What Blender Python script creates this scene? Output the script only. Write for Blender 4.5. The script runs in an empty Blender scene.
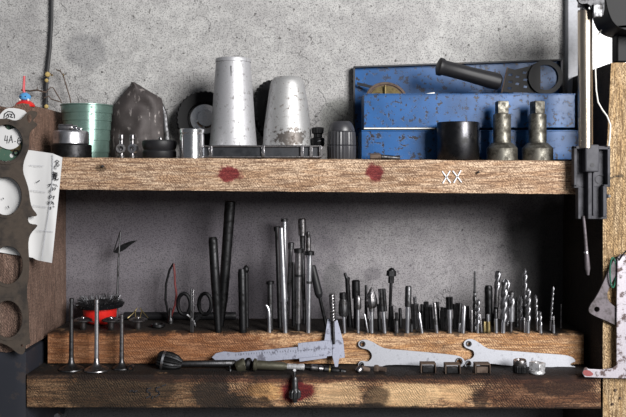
import bpy, bmesh, math, random
from mathutils import Vector, Matrix, noise
from mathutils.geometry import tessellate_polygon
R = math.radians
PI = math.pi
random.seed(7)
C = bpy.context.scene.collection
sc = bpy.context.scene

# ------------------------------------------------------------ measuring
D = 1.6                       # camera distance to the front of the shelf
HY = 175.0                    # photo row of the camera's eye level
def S(Y): return 0.002 * (D + Y) / D
def at(px, py, Y): return Vector(((px - 313) * S(Y), Y, (HY - py) * S(Y)))
def depth_on(z, py): return (z / (HY - py)) / 0.002 * D - D   # depth of a point at height z seen in row py
def ztop(x): return 0.0325 - 0.007 * x       # top of the upper board
ZP = -0.398                   # top of the lower board
ZB = -0.3318                  # top of the drilled block

# ------------------------------------------------------------ node helpers
def new_mat(name):
    m = bpy.data.materials.new(name); m.use_nodes = True
    nt = m.node_tree
    for n in list(nt.nodes): nt.nodes.remove(n)
    out = nt.nodes.new('ShaderNodeOutputMaterial')
    b = nt.nodes.new('ShaderNodeBsdfPrincipled')
    nt.links.new(b.outputs[0], out.inputs[0])
    return m, nt, b
def coords(nt, scale=(1,1,1), rot=(0,0,0)):
    t = nt.nodes.new('ShaderNodeTexCoord'); mp = nt.nodes.new('ShaderNodeMapping')
    mp.inputs['Scale'].default_value = scale; mp.inputs['Rotation'].default_value = rot
    nt.links.new(t.outputs['Object'], mp.inputs[0]); return mp.outputs[0]
def nz(nt, vec, scale, detail=4, rough=.6, dist=0):
    n = nt.nodes.new('ShaderNodeTexNoise'); nt.links.new(vec, n.inputs['Vector'])
    n.inputs['Scale'].default_value = scale; n.inputs['Detail'].default_value = detail
    n.inputs['Roughness'].default_value = rough; n.inputs['Distortion'].default_value = dist
    return n.outputs[0]
def rmp(nt, v, a, b, lo=0., hi=1.):
    n = nt.nodes.new('ShaderNodeMapRange'); n.interpolation_type = 'SMOOTHSTEP'
    nt.links.new(v, n.inputs[0])
    for i, q in enumerate((a, b, lo, hi)): n.inputs[i+1].default_value = q
    return n.outputs[0]
def mth(nt, op, a, b=None):
    n = nt.nodes.new('ShaderNodeMath'); n.operation = op
    for i, q in enumerate((a, b)):
        if q is None: continue
        if isinstance(q, (int, float)): n.inputs[i].default_value = q
        else: nt.links.new(q, n.inputs[i])
    return n.outputs[0]
def mixc(nt, f, a, b, mode='MIX'):
    n = nt.nodes.new('ShaderNodeMix'); n.data_type = 'RGBA'; n.blend_type = mode
    if isinstance(f, (int, float)): n.inputs[0].default_value = f
    else: nt.links.new(f, n.inputs[0])
    for i, q in ((6, a), (7, b)):
        if isinstance(q, tuple): n.inputs[i].default_value = (q[0], q[1], q[2], 1)
        else: nt.links.new(q, n.inputs[i])
    return n.outputs[2]
def bump(nt, b, h, strength=.3, dist=.001):
    n = nt.nodes.new('ShaderNodeBump'); n.inputs['Strength'].default_value = strength
    n.inputs['Distance'].default_value = dist
    nt.links.new(h, n.inputs['Height']); nt.links.new(n.outputs[0], b.inputs['Normal'])
def blob(nt, centre, radii, ns=25., amount=.9):
    """irregular blot round a point: 1 inside, 0 outside"""
    t = nt.nodes.new('ShaderNodeTexCoord')
    s = nt.nodes.new('ShaderNodeVectorMath'); s.operation = 'SUBTRACT'
    nt.links.new(t.outputs['Object'], s.inputs[0]); s.inputs[1].default_value = centre
    d = nt.nodes.new('ShaderNodeVectorMath'); d.operation = 'DIVIDE'
    nt.links.new(s.outputs[0], d.inputs[0]); d.inputs[1].default_value = radii
    l = nt.nodes.new('ShaderNodeVectorMath'); l.operation = 'LENGTH'; nt.links.new(d.outputs[0], l.inputs[0])
    n = nz(nt, t.outputs['Object'], ns, 4, .65)
    v = mth(nt, 'ADD', l.outputs['Value'], mth(nt, 'MULTIPLY', mth(nt, 'SUBTRACT', n, .5), amount * 2))
    return rmp(nt, v, 1.15, .75)

def metal(name, c1, c2=None, rough=.35, met=1., ns=60., lo=.45, hi=.65, rough2=None, bs=.15, stretch=(1,1,1), fa=.3):
    m, nt, b = new_mat(name)
    v = coords(nt, stretch)
    n = nz(nt, v, ns, 6, .65)
    c2 = c2 or tuple(q * .4 for q in c1)
    f = rmp(nt, n, lo, hi)
    fine = nz(nt, v, ns * 6, 3, .7)
    col = mixc(nt, f, c1, c2)
    col = mixc(nt, rmp(nt, fine, .3, .75, .0, fa), col, tuple(q * .45 for q in c1))
    nt.links.new(col, b.inputs['Base Color'])
    b.inputs['Metallic'].default_value = met
    nt.links.new(rmp(nt, n, lo - .1, hi + .1, rough, rough2 if rough2 is not None else min(1, rough + .25)), b.inputs['Roughness'])
    bump(nt, b, fine, bs, .0006)
    return m
def paint(name, c1, c2, rough=.5, ns=40., lo=.55, hi=.62, spec=.5, fine_amt=.3):
    m, nt, b = new_mat(name)
    v = coords(nt)
    n = nz(nt, v, ns, 7, .7)
    f = rmp(nt, n, lo, hi)
    col = mixc(nt, f, c1, c2)
    big = nz(nt, v, ns * .2, 3, .5)
    col = mixc(nt, rmp(nt, big, .35, .7, 0, fine_amt), col, tuple(q * .45 for q in c1))
    nt.links.new(col, b.inputs['Base Color']); b.inputs['Roughness'].default_value = rough
    b.inputs['Specular IOR Level'].default_value = spec
    bump(nt, b, f, .3, -.0004)
    return m
def wood(name, light, mid, dark, axis='X', stains=(), grime=.5, grime_col=(.02,.018,.016), gscale=3., saw=.35, fleck=.8):
    m, nt, b = new_mat(name)
    X = axis == 'X'
    o = coords(nt)
    g1 = nz(nt, coords(nt, (1.5, 12, 12) if X else (12, 12, 1.5)), 4., 6, .6, 1.8)        # broad figure
    g2 = nz(nt, coords(nt, (4, 60, 60) if X else (60, 60, 4)), 6., 5, .65, .8)            # long grain
    g3 = nz(nt, coords(nt, (22, 90, 90) if X else (90, 90, 22)), 8., 4, .7, .4)          # torn flecks
    col = mixc(nt, rmp(nt, g1, .40, .60), light, mid)
    col = mixc(nt, rmp(nt, g2, .46, .60, 0, .8), col, dark)
    col = mixc(nt, rmp(nt, g3, .50, .58, 0, fleck), col, dark)
    fib = nz(nt, o, 300., 3, .7)
    col = mixc(nt, rmp(nt, fib, .47, .60, 0, .75), col, tuple(q*1.3 for q in dark))
    w = nt.nodes.new('ShaderNodeTexWave'); w.wave_type = 'BANDS'; w.bands_direction = 'X'
    nt.links.new(coords(nt, (1,1,1), (0, R(38), 0)), w.inputs['Vector'])
    w.inputs['Scale'].default_value = 75; w.inputs['Distortion'].default_value = 7; w.inputs['Detail'].default_value = 3
    w.inputs['Detail Scale'].default_value = 1.2
    sawm = mth(nt, 'MULTIPLY', rmp(nt, w.outputs['Fac'], .5, .9), rmp(nt, nz(nt, o, 9., 3), .44, .58, 0, saw))
    col = mixc(nt, sawm, col, dark)
    gr = nz(nt, coords(nt, (1, 1, 1.7)), gscale * 3, 6, .7, .6)
    col = mixc(nt, rmp(nt, gr, .62 - .22 * grime, .74 - .16 * grime, 0, .92), col, grime_col)
    for (c, r, sc_, amt) in stains:
        soaked = mixc(nt, 1., col, tuple(min(1, q*3.6) for q in sc_), 'MULTIPLY')   # grain shows through stain and painted shade
        col = mixc(nt, mth(nt, 'MULTIPLY', blob(nt, c, r), amt), col, mixc(nt, .35, soaked, sc_))
    nt.links.new(col, b.inputs['Base Color'])
    b.inputs['Roughness'].default_value = .75
    b.inputs['Specular IOR Level'].default_value = .25
    h = mth(nt, 'ADD', mth(nt, 'MULTIPLY', g3, -1.), mth(nt, 'ADD', mth(nt, 'MULTIPLY', fib, .5), mth(nt, 'MULTIPLY', sawm, -.8)))
    bump(nt, b, h, .8, .002)
    return m
def plain(name, c, rough=.5, met=0., spec=.5):
    m, nt, b = new_mat(name)
    n = nz(nt, coords(nt), 150., 4)
    nt.links.new(mixc(nt, rmp(nt, n, .35, .7, 0, .4), c, tuple(q * .6 for q in c)), b.inputs['Base Color'])
    b.inputs['Roughness'].default_value = rough; b.inputs['Metallic'].default_value = met
    b.inputs['Specular IOR Level'].default_value = spec
    return m

# ------------------------------------------------------------ mesh builder
class MB:
    def __init__(s): s.v = []; s.f = []
    def add(s, vs, fs):
        o = len(s.v); s.v += [Vector(q) for q in vs]; s.f += [tuple(i + o for i in f) for f in fs]; return s
    def box(s, a, b):
        x0, y0, z0 = a; x1, y1, z1 = b
        return s.add([(x0,y0,z0),(x1,y0,z0),(x1,y1,z0),(x0,y1,z0),(x0,y0,z1),(x1,y0,z1),(x1,y1,z1),(x0,y1,z1)],
                     [(0,3,2,1),(4,5,6,7),(0,1,5,4),(1,2,6,5),(2,3,7,6),(3,0,4,7)])
    def lathe(s, p0, p1, prof, n=24, twist=None, rfun=None, flat=1.):
        """solid of revolution from p0 to p1; prof = [(t, r)]; rfun(theta, t) scales the radius"""
        p0 = Vector(p0); p1 = Vector(p1); ax = p1 - p0
        d = ax.normalized()
        u = d.cross(Vector((0, 1, 0)) if abs(d.y) < .9 else Vector((1, 0, 0))).normalized(); w = d.cross(u)
        vs = []; fs = []
        for (t, r) in prof:
            c = p0 + ax * t
            for i in range(n):
                a = 2 * PI * i / n
                k = rfun(a, t) if rfun else 1.
                vs.append(c + (u * math.cos(a) + w * math.sin(a) * flat) * r * k)
        m = len(prof)
        for j in range(m - 1):
            for i in range(n):
                k = (i + 1) % n
                fs.append((j*n+i, j*n+k, (j+1)*n+k, (j+1)*n+i))
        fs.append(tuple(range(n-1, -1, -1))); fs.append(tuple((m-1)*n + i for i in range(n)))
        return s.add(vs, fs)
    def ring(s, c, axis, ro, ri, h, n=36):
        """flat washer: outer, inner radius, height along axis"""
        d = Vector(axis).normalized(); c = Vector(c)
        u = d.cross(Vector((0, 1, 0)) if abs(d.y) < .9 else Vector((1, 0, 0))).normalized(); w = d.cross(u)
        vs = []; fs = []
        for i in range(n):
            a = 2 * PI * i / n; q = u * math.cos(a) + w * math.sin(a)
            vs += [c + q*ro - d*h/2, c + q*ro + d*h/2, c + q*ri + d*h/2, c + q*ri - d*h/2]
        for i in range(n):
            k = (i + 1) % n
            for e in range(4):
                g = (e + 1) % 4
                fs.append((i*4+e, k*4+e, k*4+g, i*4+g))
        return s.add(vs, fs)
    def tube(s, pts, r, n=8):
        pts = [Vector(p) for p in pts]; m = len(pts); vs = []; fs = []
        rr = r if isinstance(r, (list, tuple)) else [r] * m
        prev = None
        for j in range(m):
            d = (pts[min(j+1, m-1)] - pts[max(j-1, 0)]).normalized()
            if prev is None:
                u = d.cross(Vector((0, 1, 0)) if abs(d.y) < .9 else Vector((1, 0, 0))).normalized()
            else:
                u = (prev - d * prev.dot(d)).normalized()
            prev = u; w = d.cross(u)
            for i in range(n):
                a = 2 * PI * i / n
                vs.append(pts[j] + (u * math.cos(a) + w * math.sin(a)) * rr[j])
        for j in range(m - 1):
            for i in range(n):
                k = (i + 1) % n
                fs.append((j*n+i, j*n+k, (j+1)*n+k, (j+1)*n+i))
        fs.append(tuple(range(n-1, -1, -1))); fs.append(tuple((m-1)*n + i for i in range(n)))
        return s.add(vs, fs)
    def plate(s, loops, th):
        """plate from 3-D outlines (first = outline, others = holes), thickness th towards the viewer (-Y)"""
        loops = [[Vector(p) for p in l] for l in loops]
        tris = tessellate_polygon(loops)
        flat = [p for l in loops for p in l]; n = len(flat)
        o = Vector((0, -th, 0))
        vs = flat + [p + o for p in flat]
        fs = []
        for t in tris:
            a, b_, c = (flat[i] for i in t)
            up = (b_ - a).cross(c - a).y
            t = tuple(t) if up > 0 else tuple(reversed(t))
            fs.append(t); fs.append(tuple(i + n for i in reversed(t)))
        k = 0
        for l in loops:
            m = len(l)
            for i in range(m):
                j = (i + 1) % m
                fs.append((k+i, k+j, n+k+j, n+k+i))
            k += m
        return s.add(vs, fs)
    def build(s, name, m, parent=None, smooth=True, bevel=0, seg=2, ang=35):
        me = bpy.data.meshes.new(name)
        me.from_pydata([tuple(q) for q in s.v], [], s.f)
        bm = bmesh.new(); bm.from_mesh(me); bmesh.ops.recalc_face_normals(bm, faces=bm.faces); bm.to_mesh(me); bm.free()
        if smooth:
            for p in me.polygons: p.use_smooth = True
            me.set_sharp_from_angle(angle=R(ang))
        me.materials.append(m)
        o = bpy.data.objects.new(name, me); C.objects.link(o)
        if parent is not None:
            o.parent = parent
            if parent.type == 'EMPTY' or parent.parent is not None or True:
                o.matrix_parent_inverse = Matrix.Identity(4)
        if bevel:
            b = o.modifiers.new('bevel', 'BEVEL'); b.width = bevel; b.segments = seg; b.limit_method = 'ANGLE'; b.angle_limit = R(40)
        return o
def tag(o, label, cat, group=None):
    o['label'] = label; o['category'] = cat
    if group: o['group'] = group
    return o
def thing(name, label, cat, loc=(0,0,0), group=None):
    """Empty at the thing's base; meshes under it are written in world coordinates and shifted here"""
    o = bpy.data.objects.new(name, None); C.objects.link(o); o.empty_display_size = .02
    o.location = loc
    return tag(o, label, cat, group)
def part(mb, name, m, root, parent=None, **k):
    """part of a thing: world coordinates -> the thing's local frame"""
    loc = Vector(root.location)
    for i, q in enumerate(mb.v): mb.v[i] = q - loc
    return mb.build(name, m, parent or root, **k)
def circ(c, r, Y, n=20, ry=None, rot=0):
    """photo circle as 3-D points (px)"""
    ry = ry or r; pts = []
    for i in range(n):
        a = 2 * PI * i / n
        x = r * math.cos(a); y = ry * math.sin(a)
        pts.append(at(c[0] + x * math.cos(rot) - y * math.sin(rot), c[1] + x * math.sin(rot) + y * math.cos(rot), Y(c[1]+y) if callable(Y) else Y))
    return pts
def smooth_loop(p, it=1):
    for _ in range(it):
        q = []
        for i in range(len(p)):
            a = p[i]; b = p[(i+1) % len(p)]
            q += [(a[0]*.75+b[0]*.25, a[1]*.75+b[1]*.25), (a[0]*.25+b[0]*.75, a[1]*.25+b[1]*.75)]
        p = q
    return p
def strokes(lines, Y, w=.8, th=.0004):
    """hand-drawn strokes: flat ribbons lying on a vertical surface at depth Y (px coordinates)"""
    mb = MB()
    for l in lines:
        for a, b in zip(l[:-1], l[1:]):
            d = Vector((b[0]-a[0], b[1]-a[1])); 
            if d.length < .01: continue
            n = Vector((-d.y, d.x)).normalized() * w / 2; e = d.normalized() * w * .3
            q = [(a[0]-e.x+n.x, a[1]-e.y+n.y), (b[0]+e.x+n.x, b[1]+e.y+n.y), (b[0]+e.x-n.x, b[1]+e.y-n.y), (a[0]-e.x-n.x, a[1]-e.y-n.y)]
            mb.plate([[at(x, y, Y) for x, y in q]], th)
    return mb

# ------------------------------------------------------------ materials
M = {}
M['steel'] = metal('bright_steel', (.66,.66,.69), (.3,.29,.29), .3, ns=60, lo=.52, hi=.75, bs=.06, fa=.12)
M['drill'] = metal('drill_steel', (.30,.30,.32), (.10,.095,.095), .34, ns=60, fa=.1)
M['steel_mid'] = metal('worn_steel', (.30,.29,.30), (.07,.065,.06), .28, ns=90)
M['dark'] = metal('dark_steel', (.11,.11,.115), (.03,.028,.027), .38, ns=80)
M['black'] = metal('black_oxide_steel', (.04,.04,.042), (.015,.015,.015), .42, ns=80)
M['chrome'] = metal('chrome', (.75,.75,.76), (.45,.45,.45), .2, ns=40, lo=.6, hi=.8, bs=.03)
M['alu'] = metal('cast_aluminium', (.50,.50,.52), (.17,.16,.15), .5, met=.6, ns=110, lo=.54, hi=.72, bs=.3)
M['caliper'] = metal('satin_caliper_steel', (.31,.325,.40), (.10,.10,.13), .42, met=.4, ns=70, lo=.52, hi=.66)
M['spanner'] = metal('satin_spanner_steel', (.42,.43,.47), (.15,.15,.17), .45, met=.45, ns=90, lo=.54, hi=.76)
M['rusty'] = metal('rusty_steel', (.12,.085,.065), (.05,.03,.022), .7, met=.3, ns=50)
M['gasket'] = metal('rusted_gasket_plate', (.085,.066,.052), (.035,.03,.027), .62, met=.3, ns=22)
M['socket'] = metal('greasy_socket_steel', (.22,.21,.18), (.06,.055,.045), .42, met=.85, ns=55, lo=.42, hi=.62)
M['green'] = metal('green_enamel_tin', (.17,.27,.235), (.10,.16,.135), .26, met=.55, ns=20, lo=.5, hi=.8)
M['blue'] = paint('chipped_blue_paint', (.011,.082,.25), (.016,.011,.01), .34, ns=85, lo=.55, hi=.585, fine_amt=.6, spec=.3)
M['blue_dark'] = paint('dark_rusted_tin', (.02,.022,.028), (.03,.02,.015), .6)
M['rubber'] = plain('black_rubber', (.012,.012,.014), .5, spec=.3)
M['casting'] = plain('black_casting', (.006,.006,.007), .5, spec=.14)
M['plate'] = metal('rusted_share_plate', (.06,.05,.049), (.28,.25,.24), .62, met=.25, ns=60, lo=.58, hi=.66, bs=1., rough2=.5, stretch=(1.6,1,.6))
M['brass'] = metal('tarnished_brass', (.3,.24,.12), (.1,.07,.035), .4, ns=60)
M['red'] = plain('red_paint', (.62,.02,.015), .35)
M['redplastic'] = plain('faded_red_plastic', (.55,.06,.07), .45)
M['bluepl'] = plain('light_blue_plastic', (.08,.3,.6), .4)
M['white'] = plain('off_white', (.75,.74,.7), .6)
M['paper'] = paint('stained_paper', (.62,.62,.62), (.4,.38,.36), .8, ns=25, lo=.66, hi=.8, spec=.2, fine_amt=.12)
M['ink'] = plain('black_ink', (.02,.02,.025), .6)
M['faint'] = plain('faint_grey_line', (.4,.41,.45), .8)
M['chalk'] = plain('white_chalk', (.8,.82,.85), .9)
M['bracket'] = metal('grey_cast_bracket', (.05,.05,.06), (.03,.03,.036), .6, met=.1, ns=30, bs=.08)
M['rule'] = metal('rust_pitted_square', (.46,.43,.47), (.09,.055,.05), .5, met=.4, ns=75, lo=.50, hi=.60)
M['lever'] = metal('grey_lever_steel', (.15,.13,.145), (.07,.06,.06), .5, met=.4, ns=50)
M['twig'] = plain('dry_twig', (.09,.06,.045), .8)
M['bud'] = plain('yellow_dry_bud', (.45,.33,.12), .7)
M['nutwhite'] = metal('pale_zinc', (.75,.75,.77), (.25,.24,.24), .35, met=.6, ns=130)
M['wirebrush'] = metal('blackened_wire', (.16,.16,.17), (.015,.015,.015), .4, ns=120)
M['greenpaint'] = paint('dull_green_paint', (.06,.12,.085), (.2,.17,.12), .5, ns=60)
M['glass_green'] = plain('green_glass_ring', (.03,.12,.08), .1)
M['cable'] = plain('black_cable', (.02,.02,.022), .6)
M['navy'] = paint('blackened_navy_paint', (.016,.018,.026), (.035,.028,.028), .6, ns=30)
M['greypanel'] = plain('grey_painted_panel', (.36,.37,.40), .6)

red = (.12,.012,.022)
M['wood_up'] = wood('pine_upper', (.76,.57,.40), (.54,.35,.215), (.12,.065,.04), stains=[
    (tuple(at(229,174,0)), (.028,.05,.016), red, .93), (tuple(at(375,172,0)), (.018,.05,.021), red, .93),
    (tuple(at(101,168,0)), (.012,.05,.006), (.06,.05,.035), .8)], grime=.12, grime_col=(.16,.09,.055), gscale=9, fleck=.65)
M['wood_low'] = wood('oily_lower_board', (.66,.42,.24), (.38,.20,.10), (.04,.024,.016), stains=[
    (tuple(at(405,396,0)), (.075,.05,.028), (.95,.66,.36), 1.), (tuple(at(455,394,0)), (.035,.05,.02), (.95,.62,.32), .9), (tuple(at(340,393,0)), (.05,.05,.022), (.9,.62,.34), .8), (tuple(at(268,392,0)), (.04,.05,.018), (.8,.42,.18), .7),
    (tuple(at(375,397,0)), (.03,.05,.022), (.02,.014,.012), .8), (tuple(at(480,400,0)), (.018,.05,.02), (.02,.014,.012), .8), (tuple(at(250,403,0)), (.05,.05,.015), (.02,.014,.012), .8),
    (tuple(at(296,391,0)), (.036,.05,.024), red, .95),
    (tuple(at(115,392,0)), (.12,.08,.05), (.03,.027,.024), .75),
    (tuple(at(214,395,0)), (.045,.06,.04), (.032,.032,.038), .9),
    (tuple(at(345,410,0)), (.17,.05,.013), (.02,.016,.014), .85),
    (tuple(at(560,388,0)), (.07,.05,.016), (.02,.016,.014), .85),
    (tuple(at(470,379,0)), (.26,.05,.010), (.06,.03,.022), .85),
    (tuple(at(240,379,0)), (.30,.05,.008), (.05,.012,.012), .75),
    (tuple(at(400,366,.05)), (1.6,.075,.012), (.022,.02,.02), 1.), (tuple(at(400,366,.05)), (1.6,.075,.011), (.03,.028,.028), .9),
    (tuple(at(110,392,0)), (.30,.05,.06), (.05,.035,.022), .7), (tuple(at(545,392,0)), (.13,.05,.06), (.055,.025,.018), .75), (tuple(at(320,376,0)), (1.3,.04,.007), (.03,.018,.015), .8), (tuple(at(320,409,0)), (1.3,.04,.005), (.025,.018,.015), .8)], grime=.05, gscale=4, saw=.9, fleck=.6)  # first blot paints light falloff over the left end
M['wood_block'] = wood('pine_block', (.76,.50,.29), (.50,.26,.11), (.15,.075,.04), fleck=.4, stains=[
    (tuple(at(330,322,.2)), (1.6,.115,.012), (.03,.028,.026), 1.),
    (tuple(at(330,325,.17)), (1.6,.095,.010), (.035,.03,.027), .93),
    (tuple(at(110,350,.08)), (.42,.03,.08), (.13,.06,.03), .72),  # left end darkened: light falloff put into the wood colour
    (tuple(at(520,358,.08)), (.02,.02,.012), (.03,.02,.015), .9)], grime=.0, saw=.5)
M['wood_left'] = wood('old_brown_upright', (.33,.22,.17), (.24,.15,.115), (.07,.045,.035), axis='Z', grime=.15, stains=[
    (tuple(at(30,120,0)), (.10,.3,.06), (.23,.15,.11), .35)])
M['wood_shade'] = wood('shaded_black_side', (.05,.035,.025), (.03,.022,.016), (.01,.008,.007), axis='Z')  # shade of the unlit inner face put into the colour
M['wood_right'] = wood('pale_right_upright', (.66,.49,.30), (.52,.35,.18), (.10,.06,.03), axis='Z', grime=.0)

# wall: speckled cement render
def wall_mat():
    m, nt, b = new_mat('cement_render')
    o = coords(nt)
    fine = nz(nt, o, 330., 3, .75)
    mid = nz(nt, o, 40., 5, .65)
    big = nz(nt, o, 5., 5, .6, .4)
    col = mixc(nt, rmp(nt, mid, .35, .7), (.48,.475,.465), (.36,.355,.35))
    col = mixc(nt, rmp(nt, big, .42, .68, 0, .55), col, (.30,.29,.29))
    spots = nz(nt, o, 90., 2, .5)
    col = mixc(nt, rmp(nt, spots, .68, .74, 0, .8), col, (.07,.065,.06))
    # soot and dirt blots, plus shade painted lower left, under shelf, right corner
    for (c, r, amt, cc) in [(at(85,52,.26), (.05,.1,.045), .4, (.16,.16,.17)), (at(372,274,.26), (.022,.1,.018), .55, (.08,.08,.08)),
                            (at(180,215,.26), (.45,.2,.09), .62, (.09,.09,.095)), (at(170,275,.26), (.40,.2,.17), .75, (.10,.095,.105)),  # light falloff over the lower left wall, painted in
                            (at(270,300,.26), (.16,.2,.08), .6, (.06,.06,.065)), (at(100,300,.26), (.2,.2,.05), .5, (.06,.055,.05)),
                            (at(370,207,.26), (.5,.2,.035), .5, (.12,.12,.12)), (at(315,385,.26), (1.4,.3,.16), .9, (.05,.05,.055)), (at(330,262,.26), (1.3,.3,.24), .5, (.16,.14,.165)),  # painted shade: under the shelf, below the lower board, whole lower wall
                            (at(333,280,.26), (.025,.1,.04), .5, (.09,.09,.09)), (at(340,118,.26), (.05,.1,.05), .5, (.13,.14,.12)),  # soot smudge, then painted shade left of the toolbox
                            (at(190,130,.26), (.2,.1,.04), .5, (.12,.13,.12)), (at(556,290,.26), (.13,.2,.26), .88, (.025,.025,.025))]:  # last blot paints the shadow in the right-hand nook
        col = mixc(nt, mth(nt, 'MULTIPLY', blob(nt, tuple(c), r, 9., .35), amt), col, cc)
    col = mixc(nt, rmp(nt, fine, .47, .64, 0, .8), col, mixc(nt, .72, col, (.02,.02,.025)))
    # hairline cracks
    vo = nt.nodes.new('ShaderNodeTexVoronoi'); vo.feature = 'DISTANCE_TO_EDGE'; vo.inputs['Scale'].default_value = 6
    ad = nt.nodes.new('ShaderNodeVectorMath'); ad.operation = 'ADD'
    nn = nt.nodes.new('ShaderNodeTexNoise'); nn.inputs['Scale'].default_value = 14; nn.inputs['Detail'].default_value = 5
    nt.links.new(o, nn.inputs['Vector'])
    sc_ = nt.nodes.new('ShaderNodeVectorMath'); sc_.operation = 'SCALE'; sc_.inputs['Scale'].default_value = .14
    nt.links.new(nn.outputs['Color'], sc_.inputs[0]); nt.links.new(sc_.outputs[0], ad.inputs[0]); nt.links.new(o, ad.inputs[1])
    nt.links.new(ad.outputs[0], vo.inputs['Vector'])
    crack = mth(nt, 'MULTIPLY', rmp(nt, vo.outputs['Distance'], .012, .002), rmp(nt, nz(nt, o, 6.), .5, .6))
    col = mixc(nt, mth(nt, 'MULTIPLY', crack, .3), col, (.08,.08,.08))
    nt.links.new(col, b.inputs['Base Color']); b.inputs['Roughness'].default_value = .85
    b.inputs['Specular IOR Level'].default_value = .2
    h = mth(nt, 'ADD', mth(nt, 'ADD', mth(nt, 'MULTIPLY', fine, .5), mid), mth(nt, 'MULTIPLY', crack, -1.2))
    bump(nt, b, h, .7, .002)
    return m
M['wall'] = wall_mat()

# ------------------------------------------------------------ setting
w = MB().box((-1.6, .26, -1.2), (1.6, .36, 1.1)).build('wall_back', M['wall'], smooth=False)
w['kind'] = 'structure'
fl = MB().box((-1.6, -3.2, -1.3), (1.6, .36, -1.2)).build('floor', plain('concrete_floor', (.12,.115,.11), .8), smooth=False)
fl['kind'] = 'structure'

# window with blinds at the upper right
wm, nt, b = new_mat('daylit_blind')
b.inputs['Base Color'].default_value = (.8,.8,.8,1)
b.inputs['Emission Color'].default_value = (.95,.97,1,1); b.inputs['Emission Strength'].default_value = .5
win = bpy.data.objects.new('window_1', None); C.objects.link(win); win['kind'] = 'structure'
win.location = (.68, .26, .18)
f = MB()
wx0 = at(566, 0, .25).x; wx1 = .86
f.box((wx0, .236, .19), (wx0 + .034, .262, .46)); f.box((wx1, .236, .19), (wx1 + .034, .262, .46))
f.box((wx0, .236, .17), (wx1 + .034, .262, .195)); f.box((wx0, .236, .46), (wx1 + .034, .262, .49))
part(f, 'window_frame', M['greypanel'], win, bevel=.002)
f = MB()
z = .197
while z < .458:
    f.add([(wx0+.035,.251,z),(wx1,.251,z),(wx1,.2475,z+.0175),(wx0+.035,.2475,z+.0175),(wx0+.035,.2495,z+.0175),(wx1,.2495,z+.0175),(wx1,.253,z),(wx0+.035,.253,z)],
          [(0,1,2,3),(3,2,5,4),(4,5,6,7),(7,6,1,0),(0,3,4,7),(1,6,5,2)])
    z += .0185
part(f, 'window_blind', wm, win, smooth=False)

# ------------------------------------------------------------ shelf unit
def own(mb, name, m, label, cat, group=None):
    return tag(mb.build(name, m), label, cat, group)
def board(x0, x1, y0, y1, zt, th, nx, rough=.0012, seed=0., axis=0):
    """a rough-sawn board: subdivided box with worn edges; zt(x) gives the top"""
    mb = MB(); ny = max(2, int((y1-y0)/.02)); nzv = max(3, int(th(0)/.012)) 
    grid = {}
    vs = []; fs = []
    def vid(i, j, k):
        key = (i, j, k)
        if key in grid: return grid[key]
        x = x0 + (x1-x0)*i/nx; y = y0 + (y1-y0)*j/ny
        t = zt(x); z = t - th(x) + th(x)*k/nzv
        n = noise.noise_vector(Vector((x*22+seed, y*22, z*22)))*rough + noise.noise_vector(Vector((x*90+seed, y*90, z*90)))*rough*.5
        edge = (j in (0, ny)) + (k in (0, nzv)) + (i in (0, nx))
        p = Vector((x, y, z)) + n * (1 if edge < 2 else 1.5)
        if edge >= 2:
            c = Vector((min(max(x, x0+.002), x1-.002), min(max(y, y0+.002), y1-.002), min(max(z, t-th(x)+.002), t-.002)))
            p = p.lerp(c, .6)
        grid[key] = len(vs); vs.append(p); return grid[key]
    for i in range(nx):
        for j in range(ny):
            fs.append((vid(i,j,0), vid(i,j+1,0), vid(i+1,j+1,0), vid(i+1,j,0)))
            fs.append((vid(i,j,nzv), vid(i+1,j,nzv), vid(i+1,j+1,nzv), vid(i,j+1,nzv)))
        for k in range(nzv):
            fs.append((vid(i,0,k), vid(i+1,0,k), vid(i+1,0,k+1), vid(i,0,k+1)))
            fs.append((vid(i,ny,k), vid(i,ny,k+1), vid(i+1,ny,k+1), vid(i+1,ny,k)))
    for j in range(ny):
        for k in range(nzv):
            fs.append((vid(0,j,k), vid(0,j,k+1), vid(0,j+1,k+1), vid(0,j+1,k)))
            fs.append((vid(nx,j,k), vid(nx,j+1,k), vid(nx,j+1,k+1), vid(nx,j,k+1)))
    return mb.add(vs, fs)
XL = -.572; XR = .583
ub = thing('shelf_board', 'upper pale pine shelf board with two red stains and a white XX mark', 'shelf board')
part(board(XL, XR, 0, .258, ztop, lambda x: .067 + .002*x, 110), 'plank', M['wood_up'], ub)
lb = thing('shelf_board', 'lower shelf board blackened with oil, carrying the spanners and valves', 'shelf board')
part(board(XL-.002, .577, 0, .258, lambda x: ZP - .002*(x+.57), lambda x: .068, 110, .0012, 5.), 'plank', M['wood_low'], lb)
# left upright
mb = board(-.72, XL, .0, .258, lambda x: .139 + .02*noise.noise(Vector((x*20, 1, 0))), lambda x: .139 + .353, 14, .0015, 9.)
lu = thing('shelf_upright', 'dark brown wooden upright at the left behind the rusty gasket', 'upright')
part(mb, 'post', M['wood_left'], lu)
mb = board(-.72, XL-.003, .004, .258, lambda x: -.354, lambda x: .20, 12, .001, 12.)
part(mb, 'painted_foot', M['navy'], lu)['label'] = 'blackened navy painted foot'
# right upright: its left edge leans out to the right at the top
mb = board(0, 1, .0, .258, lambda x: .226, lambda x: .80, 12, .0015, 21.)
for q in mb.v:
    left = .580 + max(0, (q.z + .1)) / .33 * .017
    q.x = left + (.74 - left) * q.x
ru = thing('shelf_upright', 'pale pine upright at the right edge of the photo', 'upright')
po = part(mb, 'post', M['wood_right'], ru, smooth=True)
po.data.materials.append(M['wood_shade'])
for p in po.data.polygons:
    if p.normal.x < -.7: p.material_index = 1
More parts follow.
